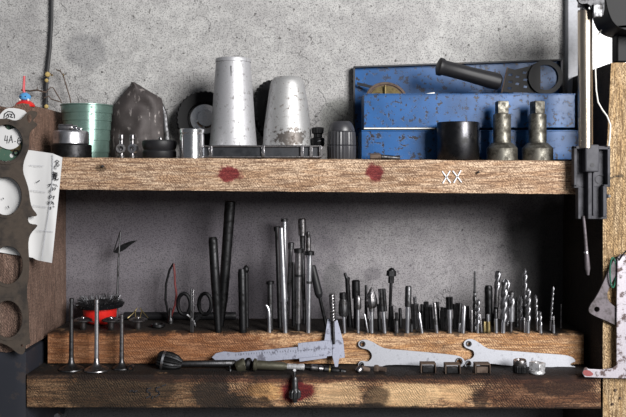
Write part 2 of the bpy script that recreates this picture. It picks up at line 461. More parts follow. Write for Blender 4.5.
# painted marks and nails
part(strokes([[(442.5,171.5),(450.5,182.5)],[(450,171),(443,183)],[(453,171),(461.5,182)],[(461,170.5),(454,182.5)]], -.0022, 1.1), 'chalk_mark', M['chalk'], ub)['label'] = 'white XX mark'
part(strokes([[(129.5,391.5),(132,390),(134.5,392),(137,390.5)],[(151,388),(147.5,388.5),(147,392),(150,392.5),(150.5,395.5),(146.5,398)],[(153,396),(152,398.5)],
              [(160,387),(156.5,387.5),(156,391),(159,391.5),(159.5,394.5),(155.5,396.5)],[(162,386),(166,384.5)]], -.0026, 1.15), 'pencil_mark', M['ink'], lb)['label'] = 'black handwritten 5,5'
mb = MB()
for (px, py) in [(476,174),(101.5,168)]:
    p = at(px, py, 0); part(MB().lathe(p + Vector((0,.003,0)), p + Vector((.004,-.006,.004)), [(0,.0011),(.8,.0011),(.8,.0026),(1,.0024)], 8), 'nail', M['black'], ub)
mb = MB()
for (px, py) in [(615,390),(612,404),(620,398)]:
    p = at(px, py, 0); part(MB().lathe(p + Vector((0,.003,0)), p + Vector((0,-.0035,0)), [(0,.003),(.7,.003),(1,.002)], 10), 'nail', M['rusty'], ru)

# drilled block
def thb(x): return .0648 + .002*(x+.57)
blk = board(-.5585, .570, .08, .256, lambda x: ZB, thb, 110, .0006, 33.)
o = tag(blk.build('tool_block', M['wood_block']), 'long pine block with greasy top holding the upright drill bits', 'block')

# ------------------------------------------------------------ upper shelf things
def cyl(px, Y, prof, m, name, root=None, base=None, n=36, rfun=None, lean=0):
    """upright turned shape: prof = [(photo row, width px)] from bottom to top; base = z of the bottom"""
    x = (px - 313) * S(Y)
    z0 = ztop(x) if base is None else base
    pts = [((HY - py) * S(Y - wd * S(Y) / 2), wd * S(Y) / 2) for py, wd in prof]   # rows are read on the front edge
    pts[0] = (z0, pts[0][1])
    pts = [(max(z, z0), r) for z, r in pts]
    z1 = max(p[0] for p in pts)
    h = z1 - z0
    mb = MB().lathe((x, Y, z0), (x + lean, Y, z1), [((z - z0)/h, r) for z, r in pts], n, rfun=rfun)
    return mb
def base_at(px, Y, z=None):
    x = (px - 313) * S(Y); return (x, Y, ztop(x) if z is None else z)

# bearing ring, steel cap, pin
black_ring_z = (HY - 144) * S(.021)
r = thing('bearing_ring', 'low black steel ring under the bright drum at the left end of the upper shelf', 'ring', base_at(71.5, .06))
part(cyl(71.5, .06, [(158,38),(157,39.5),(145,39.5),(144,38),(144,30)], M['black'], ''), 'ring_body', M['black'], r)
r = thing('steel_drum', 'short brushed steel drum sitting on the low black ring beside the green tin', 'drum', base_at(71, .06, black_ring_z))
part(cyl(71, .06, [(144,33),(143,35),(132,35),(131,34),(130,32),(130,5)], None, '', base=black_ring_z), 'cap_body', M['steel'], r)
z = (HY-130)*S(.026)
r = thing('small_pin', 'small cylindrical steel pin lying on top of the short brushed steel drum', 'pin', base_at(70, .055, z))
p0 = at(58.5, 126.5, .055); p0.z = z + .0068; p1 = at(73, 126.5, .055); p1.z = z + .0068; p2 = at(82, 129, .055); p2.z = z + .0035
part(MB().lathe(p0, p1, [(0,.006),(.05,.0073),(.92,.0073),(1,.006)], 16), 'pin_body', M['steel_mid'], r)
part(MB().lathe(p1 - Vector((.001,0,.0)), p2, [(0,.0045),(.25,.006),(.45,.006),(.5,.003),(.9,.0033),(1,.002)], 14), 'pin_tip', M['chrome'], r)

# green tin
r = thing('green_tin', 'tall green ribbed tin can behind the low black ring on the upper shelf', 'tin', base_at(87, .17))
pr = [(159,40),(158,41.5),(152,42)]
for py, wd in [(152,42),(140,43.5),(129,45),(120,46.5),(112,48)]:
    pr += [(py,wd),(py-.3,wd+1.5)]
pr += [(104.5,50),(104,51.5),(103,51.5),(103,48.5),(109,46)]
x = (87-313)*S(.17); z0 = ztop(x)
pts = [(max((HY-py)*S(.115), z0), wd*S(.17)/2) for py, wd in pr]
H = .3
mb = MB().lathe((x,.17,z0), (x,.17,z0+H), [((z-z0)/H, q) for z, q in pts], 48)
part(mb, 'tin_body', M['green'], r)
for py in (106.5, 113.5):
    mb = MB()
    p = at(92, py, .17 - .0535); mb.lathe(p + Vector((0,.006,0)), p + Vector((0,-.0015,0)), [(0,.0018),(.7,.0018),(1,.001)], 10)
    part(mb, 'rivet', M['white'], r)

# rusty pointed plate (bulging share)
r = thing('rusty_pointed_plate', 'dark rusted plate with a pointed top leaning on the wall beside the green tin', 'plate', base_at(139, .23))
def share(left, right, Yc, bulge, rows=24, cols=16, ytop=82):
    mb = MB(); vs = []; fs = []
    for s_ in (0, 1):
        for j in range(rows+1):
            t = j/rows; py = 160 - t*(160-ytop)
            xl = left(py); xr = right(py)
            for i in range(cols+1):
                u = i/cols; px = xl + (xr-xl)*u
                Y = Yc - bulge*math.sin(PI*u)**.7*(1-.55*t) + s_*.003 + .012*(bulge > .02)*noise.noise(Vector((px*.09, py*.07, 3)))
                p = at(px, py, Y); p.z = max(p.z, ztop(p.x))
                vs.append(p)
    n = (rows+1)*(cols+1); W = cols+1
    for j in range(rows):
        for i in range(cols):
            a = j*W+i
            fs.append((a, a+1, a+W+1, a+W)); fs.append((n+a, n+a+W, n+a+W+1, n+a+1))
    for j in range(rows):
        a = j*W; fs.append((a, a+W, n+a+W, n+a)); a = j*W+cols; fs.append((a+W, a, n+a, n+a+W))
    for i in range(cols):
        fs.append((i+1, i, n+i, n+i+1)); a = rows*W+i; fs.append((a, a+1, n+a+1, n+a))
    return mb.add(vs, fs)
def lerp_tab(tab):
    def f(y):
        for (a, xa), (b_, xb) in zip(tab[:-1], tab[1:]):
            if a <= y <= b_: return xa + (xb-xa)*(y-a)/(b_-a)
        return tab[0][1] if y < tab[0][0] else tab[-1][1]
    return f
part(share(lerp_tab([(82,131),(84,131),(98,119.5),(106,113),(112,112),(160,110.5)]), lerp_tab([(82,134),(84,138),(90,147),(96,158),(98,161.5),(104,163),(160,164)]), .235, .035), 'plate_body', M['plate'], r)
part(share(lerp_tab([(82,158),(160,160)]), lerp_tab([(82,161),(100,161.5),(112,167),(135,170),(160,173)]), .250, .006, ytop=98), 'plate_wing', M['dark'], r)

# two small eye fittings
for i, (px, lab) in enumerate([(121.5, 'small steel eye fitting, the left one of the pair before the rusty plate'), (132.3, 'small steel eye fitting, the right one of the pair before the rusty plate')]):
    Y = .055
    r = thing('eye_fitting', lab, 'fitting', base_at(px, Y), 'eye fittings before the rusty plate')
    part(cyl(px, Y, [(159,6),(156,6),(155.5,4.6),(140,4.6),(139.5,5.4),(135,5.4),(134.5,4)], None, '', n=14), 'stem', M['steel_mid'], r)
    part(MB().ring(at(px + (.8 if i else -.6), 148.5, Y-.009), (.25 if i else -.15,1,0), .0095, .005, .010, 20), 'eye', M['steel'] if i else M['steel_mid'], r)
    part(MB().lathe(at(px, 156.5, Y) - Vector((.006,0,0)), at(px, 156.5, Y) + Vector((.006,0,0)), [(0,.0028),(.3,.0045),(.7,.0045),(1,.0028)], 6), 'foot_nut', M['dark'], r)

# black rubber cap
r = thing('rubber_cap', 'low round black rubber cap between the eye fittings and the chrome cup', 'cap', base_at(159.5, .085))
part(cyl(159.5, .085, [(159,31),(156,33.5),(151,33.5),(149.5,31),(147.5,33),(143,34.5),(140.5,33.5),(139.5,30),(139.5,4)], None, ''), 'cap_body', M['rubber'], r)
part(MB().lathe(at(160.5,140.5,.085), at(160.5,136.8,.085), [(0,.004),(.6,.004),(1,.0025)], 12), 'valve_nub', M['steel_mid'], r)

# chrome cup
r = thing('chrome_cup', 'small bright chrome cylinder cup left of the tall aluminium cone', 'cup', base_at(192, .05))
part(cyl(192, .05, [(159,23.5),(158,24.5),(134,24.5),(133.5,23.4),(132.6,23.4),(132.2,25.2),(129,25.6),(128.3,24.5),(128.3,22)], None, '', n=40), 'cup_body', M['chrome'], r)

# black fan wheel leaning on the wall
def wheel(name, label, c, rpx, Y, turn, hub=True, teeth=36):
    p = at(c[0], c[1], Y)
    r_ = rpx * S(Y)
    d = Vector((math.sin(turn), -math.cos(turn), .12)).normalized()
    rt = thing(name, label, 'wheel', (p.x, p.y, ztop(p.x)))
    mb = MB().lathe(p - d*.006, p + d*.008, [(0, r_*.97), (.25, r_), (.75, r_), (1, r_*.96), (1, r_*.62), (.7, r_*.58), (.7, r_*.3)], teeth*4,
                    rfun=lambda a, t: 1 + .018*math.cos(a*teeth))
    part(mb, 'rim', M['casting'], rt, ang=25)
    mb = MB().lathe(p, p + d*.016, [(0, r_*.55), (.4, r_*.52), (.5, r_*.34), (1, r_*.28), (1, r_*.08)], 32)
    part(mb, 'hub', M['chrome'], rt)
    for k in range(6):
        mb = MB()
        a = k*PI/3 + .3
        u = d.cross(Vector((0,0,1))).normalized(); w_ = d.cross(u)
        q = p + (u*math.cos(a) + w_*math.sin(a))*r_*.31 + d*.007
        mb.lathe(q, q + d*.006, [(0,.003),(1,.0025)], 6)
        part(mb, 'bolt', M['steel'], rt)
    return rt
wheel('toothed_wheel', 'black toothed wheel with a shiny hub behind the tall cone and chrome cup', (205,119.5), 28.5, .232, R(14))
wheel('toothed_wheel', 'black toothed wheel half hidden behind the shorter round-topped cone', (277,113), 33, .215, R(48))

# tray
r = thing('steel_tray', 'long low dark steel tray carrying the two aluminium cones', 'tray', base_at(260, .12))
Y0, Y1 = .045, .20
xa, xb = at(198,0,Y0).x, at(322,0,Y0).x
zt_ = (HY-145.3)*S(Y0); zb_ = ztop(xa)+.0012
mb = MB().box((xa+.003, Y0+.005, zb_), (xb-.003, Y1, zt_-.003))
part(mb, 'tray_body', metal('smooth_dark_steel', (.10,.105,.115), (.06,.06,.065), .3, ns=20, bs=.03), r, bevel=.001)
mb = MB()
mb.box((xa, Y0, zt_-.0035), (xb, Y1+.002, zt_))
mb.box((xa, Y0, zb_), (xb, Y0+.006, zb_+.004))
for px in (199.5, 210.5, 263, 302, 311, 320.5):
    q = at(px, 0, Y0).x; mb.box((q-.0035, Y0-.001, zb_+.001), (q+.0035, Y0+.006, zt_-.001))
part(mb, 'tray_frame', M['steel_mid'], r, bevel=.001)

# cones
x = (233.3-313)*S(.12)
r = thing('aluminium_cone', 'taller tapered aluminium cone with flat rim on the left of the steel tray', 'cone', (x, .12, zt_))
mb = cyl(233.3, .12, [(147,47.5),(145,48),(143.5,47),(120,43),(90,39),(62,34.5),(60.5,34.3),(60,35.5),(57.5,35.5),(56.5,34.5),(56.5,31),(60,29)], None, '', base=zt_, n=56, rfun=lambda a,t: 1+.006*math.sin(3*a+9*t))
part(mb, 'cone_body', M['alu'], r)
part(MB().box(at(231.3,76,.1205-.0405)+Vector((-.0008,0,0)), at(231.3,66,.0855)+Vector((.0008,.01,0))), 'slot', M['black'], r)
r = thing('aluminium_cone', 'shorter aluminium cone with rounded shoulders and dark scorch spots on the tray', 'cone', ((287.5-313)*S(.12), .12, zt_))
mb = cyl(287.5, .12, [(147,48),(145,49.5),(143,49),(128,47),(120,45.5),(105,41.5),(92,37.5),(84,34.5),(80,32.5),(77.5,29.5),(76,25),(75.5,18),(75.5,2)], None, '', base=zt_, n=56, rfun=lambda a,t: 1+.01*math.sin(3*a+9*t))
m2 = metal('scorched_aluminium', (.48,.48,.48), (.12,.09,.07), .48, met=.6, ns=110, lo=.54, hi=.70, bs=.25)
nt = m2.node_tree; bs_ = [n for n in nt.nodes if n.type == 'BSDF_PRINCIPLED'][0]
src = bs_.inputs['Base Color'].links[0].from_socket
x_, y_, z_ = (287.5-313)*S(.12), .12, zt_
f1 = mth(nt, 'MULTIPLY', blob(nt, tuple(at(290,138,.08) - Vector((x_,y_,z_))), (.035,.03,.02), 120., 1.6), .85)
nt.links.new(mixc(nt, f1, src, (.06,.045,.035)), bs_.inputs['Base Color'])
part(mb, 'cone_body', m2, r)
# small knob
r = thing('wing_knob', 'small black lobed knob on the right end of the steel tray', 'knob', ((318-313)*S(.1), .1, zt_))
mb = cyl(318, .1, [(146,12),(144,13),(138,13),(137,9),(134,8),(133,11),(128,12),(127,8),(127,2)], None, '', base=zt_, rfun=lambda a,t: 1+(.14*math.cos(5*a) if t > .5 else 0), n=40)
part(mb, 'knob_body', M['casting'], r)
part(MB().lathe(at(317.5,141.5,.1-.0135), at(321,140.5,.1-.0145), [(0,.001),(.5,.002),(1,.001)], 8), 'screw', M['steel'], r)

# ribbed chuck
mck = plain('grey_worn_plastic', (.035,.035,.04), .38)
r = thing('ribbed_chuck', 'dark ribbed drill chuck with a domed top left of the blue toolbox', 'chuck', base_at(341.5, .065))
def rib(a, t): return 1 + .02*math.cos(a*26)
part(cyl(341.5, .065, [(159,27),(158,28),(146,28.5),(145,27)], None, '', rfun=rib, n=156), 'lower_sleeve', mck, r, ang=20)
x = (341.5-313)*S(.065)
part(cyl(341.5, .065, [(146,25),(145.3,28),(143,28.2),(132,27.2),(131,26)], None, '', rfun=rib, n=156, base=(HY-145.2)*S(.065)), 'upper_sleeve', mck, r, ang=20)
part(cyl(341.5, .065, [(131.5,26),(129,26),(125,23.5),(122.5,20.5),(121,17),(121,4)], None, '', base=(HY-131.5)*S(.065)), 'dome', mck, r)

# toolbox
tb = thing('blue_toolbox', 'chipped blue steel toolbox standing open with its lid against the wall', 'toolbox', (.33, .17, ztop(.33)))
zt0 = ztop(.33)
def tray_box(x0, x1, y0, y1, z0, z1, t=.0022):
    mb = MB()
    mb.box((x0,y0,z0),(x1,y0+t,z1)); mb.box((x0,y1-t,z0),(x1,y1,z1))
    mb.box((x0,y0+t,z0),(x0+t,y1-t,z1)); mb.box((x1-t,y0+t,z0),(x1,y1-t,z1)); mb.box((x0,y0+t,z0),(x1,y1-t,z0+t))
    mb.box((x0-.001,y0-.0015,z1-.003),(x1+.001,y0+.0005,z1)); 
    return mb
xa, xb = at(364,0,.10).x, at(575,0,.10).x
part(tray_box(xa, xb, .10, .20, (HY-127.6)*S(.1), (HY-93.6)*S(.1)), 'upper_tray', M['blue'], tb, bevel=.0008)
part(MB().box((xa, .0975, (HY-129)*S(.1)), (at(435,0,.1).x, .101, (HY-127.8)*S(.1))), 'tray_lip', M['white'], tb)
part(tray_box(at(361.5,0,.105).x, .567, .105, .248, ztop(.1)+.0012, (HY-130)*S(.105)), 'lower_tray', M['blue'], tb, bevel=.0008)
# lid: shallow pan against the wall
mb = MB()
zl = (HY-67.5)*S(.25); zr = (HY-60.5)*S(.25); x0, x1 = at(353.5,0,.25).x, .572
def quadbox(x0, x1, y0, y1, zb, zl, zr):
    return [(x0,y0,zb),(x1,y0,zb),(x1,y1,zb),(x0,y1,zb),(x0,y0,zl),(x1,y0,zr),(x1,y1,zr),(x0,y1,zl)], [(0,3,2,1),(4,5,6,7),(0,1,5,4),(1,2,6,5),(2,3,7,6),(3,0,4,7)]
mb.add(*quadbox(x0, x1, .250, .2525, zt0+.06, zl, zr))
part(mb, 'lid', M['blue'], tb)
mb = MB()
mb.add(*quadbox(x0, x1, .238, .2535, zl-.0015, zl+.001, zl+.001))
mb.v = []; mb.f = []
mb.add([(x0,.236,zl-.002),(x1,.236,zr-.002),(x1,.254,zr-.002),(x0,.254,zl-.002),(x0,.236,zl+.0015),(x1,.236,zr+.0015),(x1,.254,zr+.0015),(x0,.254,zl+.0015)],
       [(0,3,2,1),(4,5,6,7),(0,1,5,4),(1,2,6,5),(2,3,7,6),(3,0,4,7)])
mb.box((x0-.001,.236,ztop(x0)+.0012),(x0+.003,.254,zl)); mb.box((x1-.003,.236,zt0+.06),(x1+.001,.254,zr))
part(mb, 'lid_rim', M['blue_dark'], tb)
mb = MB()
mb.add([at(357,82,.235), at(374,86,.225), at(374,89,.225), at(357,85,.235)] + [at(357,82,.237), at(374,86,.227), at(374,89,.227), at(357,85,.237)],
       [(0,1,2,3),(7,6,5,4),(0,4,5,1),(1,5,6,2),(2,6,7,3),(3,7,4,0)])
part(mb, 'hinge_arm', M['blue_dark'], tb)

# things lying in the toolbox
ztray = (HY-127.6)*S(.1)+.0022
p = at(386.5, 101, .15); d = Vector((.05,-.9,.42)).normalized()
r = thing('brass_gauge', 'tarnished brass round gauge rising out of the left of the toolbox tray', 'gauge', (p.x, .15, ztray))
part(MB().lathe(p - d*.010, p + d*.004, [(0,.042),(.1,.046),(.9,.047),(1,.045),(1,.041),(.8,.040),(.8,.001)], 48), 'gauge_case', M['rusty'], r)
part(MB().lathe(p + d*.0015, p + d*.003, [(0,.038),(1,.037),(1,.001)], 40), 'gauge_face', M['brass'], r)
mb = MB()
q = p + d*.0035
mb.lathe(q + Vector((-.003,0,0)), q + Vector((-.003,.008,.033)), [(0,.0035),(1,.0025)], 8)
part(mb, 'gauge_pointer', M['brass'], r)
r = thing('paper_card', 'white paper card edge sticking out of the blue tray beside the gauge', 'card')
r.location = (at(421,0,.12).x, .12, ztray)
mb = MB(); a = at(408,96.2,.12); b_ = at(434.5,92.2,.12)
mb.add([(a.x,.118,ztray),(b_.x,.118,ztray),(b_.x,.118,b_.z),(a.x,.118,a.z-.001),(a.x,.119,ztray),(b_.x,.119,ztray),(b_.x,.119,b_.z),(a.x,.119,a.z-.001)],
       [(0,1,2,3),(7,6,5,4),(0,4,5,1),(1,5,6,2),(2,6,7,3),(3,7,4,0)])
part(mb, 'card_body', M['white'], r, smooth=False)
# ring-headed tool
r = thing('ring_headed_tool', 'black tool with a thick rubber grip, latticed neck and round ring head across the toolbox', 'tool', tuple(at(478, 92, .14)))
a = at(437.5,66,.13); b_ = at(500,82.5,.15)
part(MB().lathe(a, b_, [(0,.013),(.02,.0195),(.07,.0195),(.1,.0165),(.5,.0165),(.85,.0185),(.97,.018),(1,.014)], 32, rfun=lambda q,t: 1-.05*(abs(math.sin(q*3))>.93)*(.12<t<.9)), 'grip', M['rubber'], r)
YY = .155
neck = [(502,92),(507.5,68),(514,70),(530,66),(540,61),(540,93)]
holes = []
for cx, cy in [(510,75),(510,82),(509,88.5),(517,77),(517,84),(524,73),(525,80),(525,87),(531.5,71)]:
    holes.append([at(cx-2.2,cy+.8,YY), at(cx+1.6,cy+1.4,YY), at(cx+2.4,cy-1,YY), at(cx-1.4,cy-1.6,YY)])
part(MB().plate([[at(*q,YY) for q in neck]] + holes, .004), 'neck', M['casting'], r)
part(MB().ring(at(545,77.5,YY-.004), (0,1,.0), .0375, .0275, .012, 48), 'ring_head', M['casting'], r)
part(MB().lathe(at(507.5,67,YY-.006), at(501.5,93,YY-.006), [(0,.0012),(1,.0012)], 8), 'edge_strip', M['rusty'], r)

# black polished cylinder
r = thing('black_cylinder', 'polished black steel cylinder standing before the blue toolbox', 'cylinder', base_at(458, .057))
x = (458-313)*S(.057); z0 = ztop(x); z1 = (HY-122.5)*S(.057); rr = 21*S(.057)
mb = MB().lathe((x,.057,z0),(x,.057,z1), [(0,rr*.97),(.03,rr),(.97,rr),(1,rr*.98),(1,rr*.88),(.5,rr*.87),(.5,.001)], 56)
mbk = metal('polished_black_steel', (.055,.055,.06), (.03,.03,.03), .27, ns=40)
part(mb, 'cylinder_body', mbk, r)

# square-drive sockets
for i, (px, lab) in enumerate([(502,'greasy steel square-headed driver, the left one of two before the blue toolbox'), (537.5,'greasy steel square-headed driver, the right one of two before the blue toolbox')]):
    Y = .055
    r = thing('socket_driver', lab, 'socket', base_at(px, Y), 'square-headed drivers before the toolbox')
    part(cyl(px, Y, [(161,28.5),(160,30.5),(148,30.5),(147,29),(143.5,22),(142.5,19.5)], None, '', n=40), 'socket_base', M['socket'], r)
    zz = (HY-142.8)*S(Y)
    part(cyl(px, Y, [(143,17.5),(142,17.5),(115,17.5),(113.5,16),(113,9)], None, '', base=zz, n=32), 'shaft', M['socket'], r)
    q = at(px-.2, 113, Y); h = 5.7*S(Y)
    mb = MB().lathe((q.x,Y,q.z-.001), (q.x,Y,(HY-101.3)*S(Y)), [(0,h*1.3),(.92,h*1.3),(1,h*1.15)], 4)
    ang = R(62 if i else 50)
    for k, v in enumerate(mb.v):
        dx, dy = v.x-q.x, v.y-Y; mb.v[k] = Vector((q.x+dx*math.cos(ang)-dy*math.sin(ang), Y+dx*math.sin(ang)+dy*math.cos(ang), v.z))
    part(mb, 'square_head', M['socket'], r)

# rusty bolt before the lower tray
x = at(378,0,.07).x
r = thing('rusty_bolt', 'small rusty bolt lying on the upper shelf before the blue toolbox', 'bolt', (x, .07, ztop(x)))
zq = ztop(x)
part(MB().lathe((at(370,0,.07).x,.07,zq+.0068), (at(381,0,.07).x,.07,zq+.0068), [(0,.006),(.1,.0068),(.9,.0068),(1,.006)], 6), 'bolt_head', M['rusty'], r)
part(MB().lathe((at(381,0,.07).x,.07,zq+.0062), (at(400,0,.078).x,.078,zq+.004), [(0,.0058)] + [(i/16, .0058-.0015*(i/16)-.0007*(i%2)) for i in range(1,16)] + [(1,.003)], 12), 'bolt_shank', M['dark'], r)

# cable on the wall
pts = [at(51.8,-12,.252), at(51.6,20,.252), at(50,48,.252), at(47.5,70,.25), at(46.2,90,.25), at(46,116,.248), at(46,140,.25)]
r = MB().tube(pts, .0042, 10).build('wall_cable', M['cable']); tag(r, 'thick black cable running down the grey wall at the upper left', 'cable')
# dry twig with buds
r = thing('dry_twig', 'thin dry twig with yellow buds tangled round the black wall cable', 'twig', tuple(at(46,110,.235)))
mb = MB()
Y = .238
mb.tube([at(21,90,Y), at(30,91,Y), at(37,90,Y-.01), at(44,92,Y-.01), at(47,92,Y-.008)], .0019, 6)
mb.tube([at(44,98,Y-.008), at(49,96,Y-.008), at(51,99,Y-.008), at(57,101,Y-.01), at(62,102.5,Y-.01)], .0013, 6)
mb.tube([at(57,70,Y-.002), at(60,71,Y-.002), at(63,75,Y), at(66,85,Y), at(70,98,Y), at(71,104,Y)], .0013, 6)
mb.tube([at(47,91,Y-.008), at(50,88,Y-.004), at(53,87.5,Y-.002), at(54,89,Y-.002), at(57,94,Y-.004), at(61,101,Y-.008)], .0013, 6)
mb.tube([at(45,72,Y-.008), at(49,73,Y-.008), at(53,75,Y-.004)], .001, 6)
for (a, b_) in [((37,90),(37.5,87)), ((57,70),(55.5,68.5)), ((60,71),(61,69)), ((63,75),(66,74.5))]:
    mb.tube([at(*a,Y-.006), at(*b_,Y-.008)], [.0012,.0006], 6)
part(mb, 'stems', M['twig'], r)
for (px, py, rad) in [(47.5,74.5,.0062),(46.5,80.5,.0045),(46.3,106.5,.005),(63.5,75,.0022),(52,75,.0025)]:
    q = at(px, py, Y-.012 if px < 50 else Y)
    part(MB().lathe(q - Vector((0,0,rad)), q + Vector((0,0,rad)), [(0,.001),(.15,rad*.7),(.5,rad),(.8,rad*.75),(1,rad*.2)], 12, rfun=lambda a,t: 1+.12*math.cos(5*a)), 'bud', M['bud'], r)

# red and blue stopper on the left upright
q = at(25, 106, .03); q.z = .139
r = thing('red_stopper', 'red dome with blue ball and thin red stick on the left upright', 'ornament', tuple(q))
part(MB().lathe(q, q + Vector((0,0,.013)), [(0,.019),(.25,.0195),(.5,.0175),(.85,.012),(1,.008)], 28), 'dome', M['red'], r)
b0 = q + Vector((0,0,.012))
part(MB().lathe(b0, b0 + Vector((0,0,.017)), [(0,.006),(.2,.0105),(.5,.012),(.8,.009),(1,.003)], 24), 'ball', M['bluepl'], r)
for (dx, dz, rd) in [(-.004,.004,.002),(.004,.004,.002)]:
    c = b0 + Vector((dx,-.0095,dz+.004)); mb = MB(); mb.lathe(c + Vector((0,.002,0)), c + Vector((0,-.002,0)), [(0,rd),(.6,rd),(1,rd*.5)], 10)
    part(mb, 'dark_spot', M['ink'], r)
for dx in (-.0085, .0085):
    mb = MB()
    c = b0 + Vector((dx,-.006,.001)); mb.lathe(c - Vector((0,0,.002)), c + Vector((0,0,.003)), [(0,.001),(.5,.003),(1,.001)], 10)
    part(mb, 'white_spot', M['white'], r)
part(MB().tube([b0 + Vector((-.001,0,.015)), at(23.6,90,.03), at(24.2,76,.03)], [.0028,.0028,.0022], 8), 'stick', M['redplastic'], r)

# ------------------------------------------------------------ left: paper, gasket, tag
YG = -.020
out = [(-14,121),(0,119),(8,118.5),(15,121),(22,119),(26,114),(31,110.5),(37,111.5),(37.5,115),(34,119),(33,121),(38,124),(36,127),(31,131),(29,136),
       (29.5,143),(28.5,150),(26,156),(23.5,163),(23,172),(26,180),(29,190),(30,200),(32,208),(37.5,214.5),(36,216.5),(30,216),(28,218),(28.5,222),(31,224),(37.5,224.5),(37,227),
       (31,233),(28.5,240),(28.5,250),(29.5,262),(29,275),(27.5,285),(27,296),(28.5,306),(29,320),(29.5,336),(31,343),(28,344.5),(26,345),(25,352),(22.5,354.5),(18,353),(10,346),(0,342),(-14,340)]
hole = lambda cx, cy, rx, ry: circ((cx,cy), rx, YG, 28, ry)
loops = [[at(x,y,YG) for x,y in smooth_loop(out)], hole(6.5,143,16.5,18.5), hole(6,196,16,19), hole(8,265,15,19), hole(8,319,14.5,18.5), hole(29.6,118.6,2.6,4.2), circ((22.5,345.5),1.6,YG,12)]
r = thing('head_gasket', 'rusty brown engine gasket with four big round holes hanging on the left upright', 'gasket', tuple(at(10,350,YG)))
part(MB().plate(loops, .003), 'gasket_plate', M['gasket'], r)
for (c, rx, ry) in [((6,196),16,19),((8,265),15,19),((8,319),14.5,18.5),((6.5,143),16.5,18.5)]:
    o_ = circ(c, rx+3.2, YG-.003, 32, ry+3.2); i_ = circ(c, rx+.2, YG-.003, 32, ry+.2)
    part(MB().plate([o_, i_], .0016), 'hole_rim', M['gasket'], r)
# paper behind the gasket
YP = -.008
sheet = [(-14,152),(29,150),(36,151),(53,153.5),(62.5,157.5),(60,185),(56,225),(52,263),(36,260),(34.5,258.5),(-14,250)]
r = thing('paper_sheet', 'creased white paper sheet with handwritten columns hanging behind the rusty gasket', 'paper', tuple(at(30,258,YP)))
vsg = MB(); 
cols_, rows_ = 24, 20
vs = []; fs = []
for s_ in (0,1):
    for j in range(rows_+1):
        v = j/rows_
        for i in range(cols_+1):
            u = i/cols_
            top = lerp_tab([(-14,152),(29,150),(36,151),(53,153.5),(62.5,157.5)])
            xl = -14; xr = 62.5 - 10.5*v
            px = xl + (xr-xl)*u
            pt = top(px + 10.5*v*u)
            pb = lerp_tab([(-14,250),(34.5,258),(36,260),(52,263)])(px)
            py = pt + (pb-pt)*v
            Y = YP + .0025*math.sin(px*.22)*(.3+v) - .002*(px>50) + s_*.0005
            vs.append(at(px,py,Y))
W = cols_+1; n = W*(rows_+1)
for j in range(rows_):
    for i in range(cols_):
        a = j*W+i; fs += [(a,a+1,a+W+1,a+W),(n+a,n+a+W,n+a+W+1,n+a+1)]
    a = j*W; fs.append((a,a+W,n+a+W,n+a)); a = j*W+cols_; fs.append((a+W,a,n+a,n+a+W))
for i in range(cols_):
    fs.append((i+1,i,n+i,n+i+1)); a = rows_*W+i; fs.append((a,a+1,n+a+1,n+a))
part(vsg.add(vs,fs), 'sheet', M['paper'], r)
ink = [ # 8 8 / scribble / stroke groups down the right column
 [(57,160),(55.5,161.5),(57.5,163),(59,161.5),(57,160)], [(57.5,163),(56,165),(58,166.5),(59.5,165),(57.5,163)],
 [(55.5,165.5),(54.5,167.5),(56.5,169)],
 [(52.5,172),(57.5,173),(52.5,174.3),(58,175),(52.5,176),(57.5,177)], [(53.5,171.5),(53,180),(55,172.5),(55.5,180.5),(57,173)], [(54,178),(58,180),(58.5,178.5)],
 [(48.5,184.5),(51,183.8),(49,187)], [(53,184),(55.5,185)], [(56,184.5),(57.5,186.5)],
 [(50.5,189.5),(49.8,192)], [(52,187),(53.5,189),(52.3,190.5)], [(54.5,187.5),(56,188.5),(54.8,190)],
 [(49.5,196),(51,195.2),(51.8,197),(50,198.3),(49.5,196)], [(53,196.5),(54.5,196),(53.6,199)],
 [(48,201),(49,204),(50,201.5)], [(51.5,201),(52.8,202.5),(51.2,204)],[(53,202),(54,204.5)],
 [(50,207.5),(51,206.8),(51,209),(50,209.3)], [(53.5,206),(54.3,207)]]
part(strokes(ink, YP-.0062, .6), 'handwriting', M['ink'], r)
part(strokes([[(53,154.5),(52.5,180),(48.5,215),(44.5,240),(42,260)]], YP-.0058, .45), 'fold_line', M['faint'], r)
part(strokes([[(30,165),(44,166)],[(31,190),(46,192)],[(38,230),(53,232)],[(33,205),(47,207)]], YP-.0056, .35), 'ruled_line', M['faint'], r)
part(strokes([[(37.5,182),(39.5,180.5)],[(8,206),(9,208)],[(3,198),(3.6,199)]], YP-.0056, .9), 'ink_spot', M['ink'], r)

# white round tag, card, green disc behind the top hole
YT = -.012
r = thing('round_tag', 'round white tag with handwritten characters in the top hole of the gasket', 'tag', tuple(at(10,150,YT)))
part(MB().plate([smooth_pts := [at(x,y,YT) for x,y in smooth_loop([(-6,128),(3,124),(8,131),(16,127),(21,133),(22,141),(18,147),(11,150),(3,148),(-6,142)],2)]], .0012), 'tag_card', M['paper'], r)
part(strokes([[(5.5,135.5),(4.8,140.5),(8,140)],[(7.4,136),(7,143.2)],[(8.8,143),(11.2,135.5),(12.6,142.6)],[(9.5,140.3),(12.3,139.8)],[(14.6,141.6),(15.6,141.4)],
              [(20,137.5),(18,139),(17.5,142.5),(18.8,144.3),(20.6,143)],[(18.5,141),(20.6,140.4)]], YT-.0014, .7), 'handwriting', M['ink'], r)
part(MB().tube([at(9.5,121,YG-.004), at(10,125,YT-.004), at(11,127.5,YT-.0035), at(12.5,128.5,YT-.002)], .0012, 6), 'tag_wire', M['black'], r)
YD = -.0075
r = thing('green_disc', 'dull green painted disc with small holes behind the round white tag', 'disc', tuple(at(8,161,YD)))
part(MB().plate([circ((7,139),20,YD,40,22), circ((12,155.5),2.2,YD,16,2.2), circ((3,127),4,YD,16)], .0022), 'disc_plate', M['greenpaint'], r)
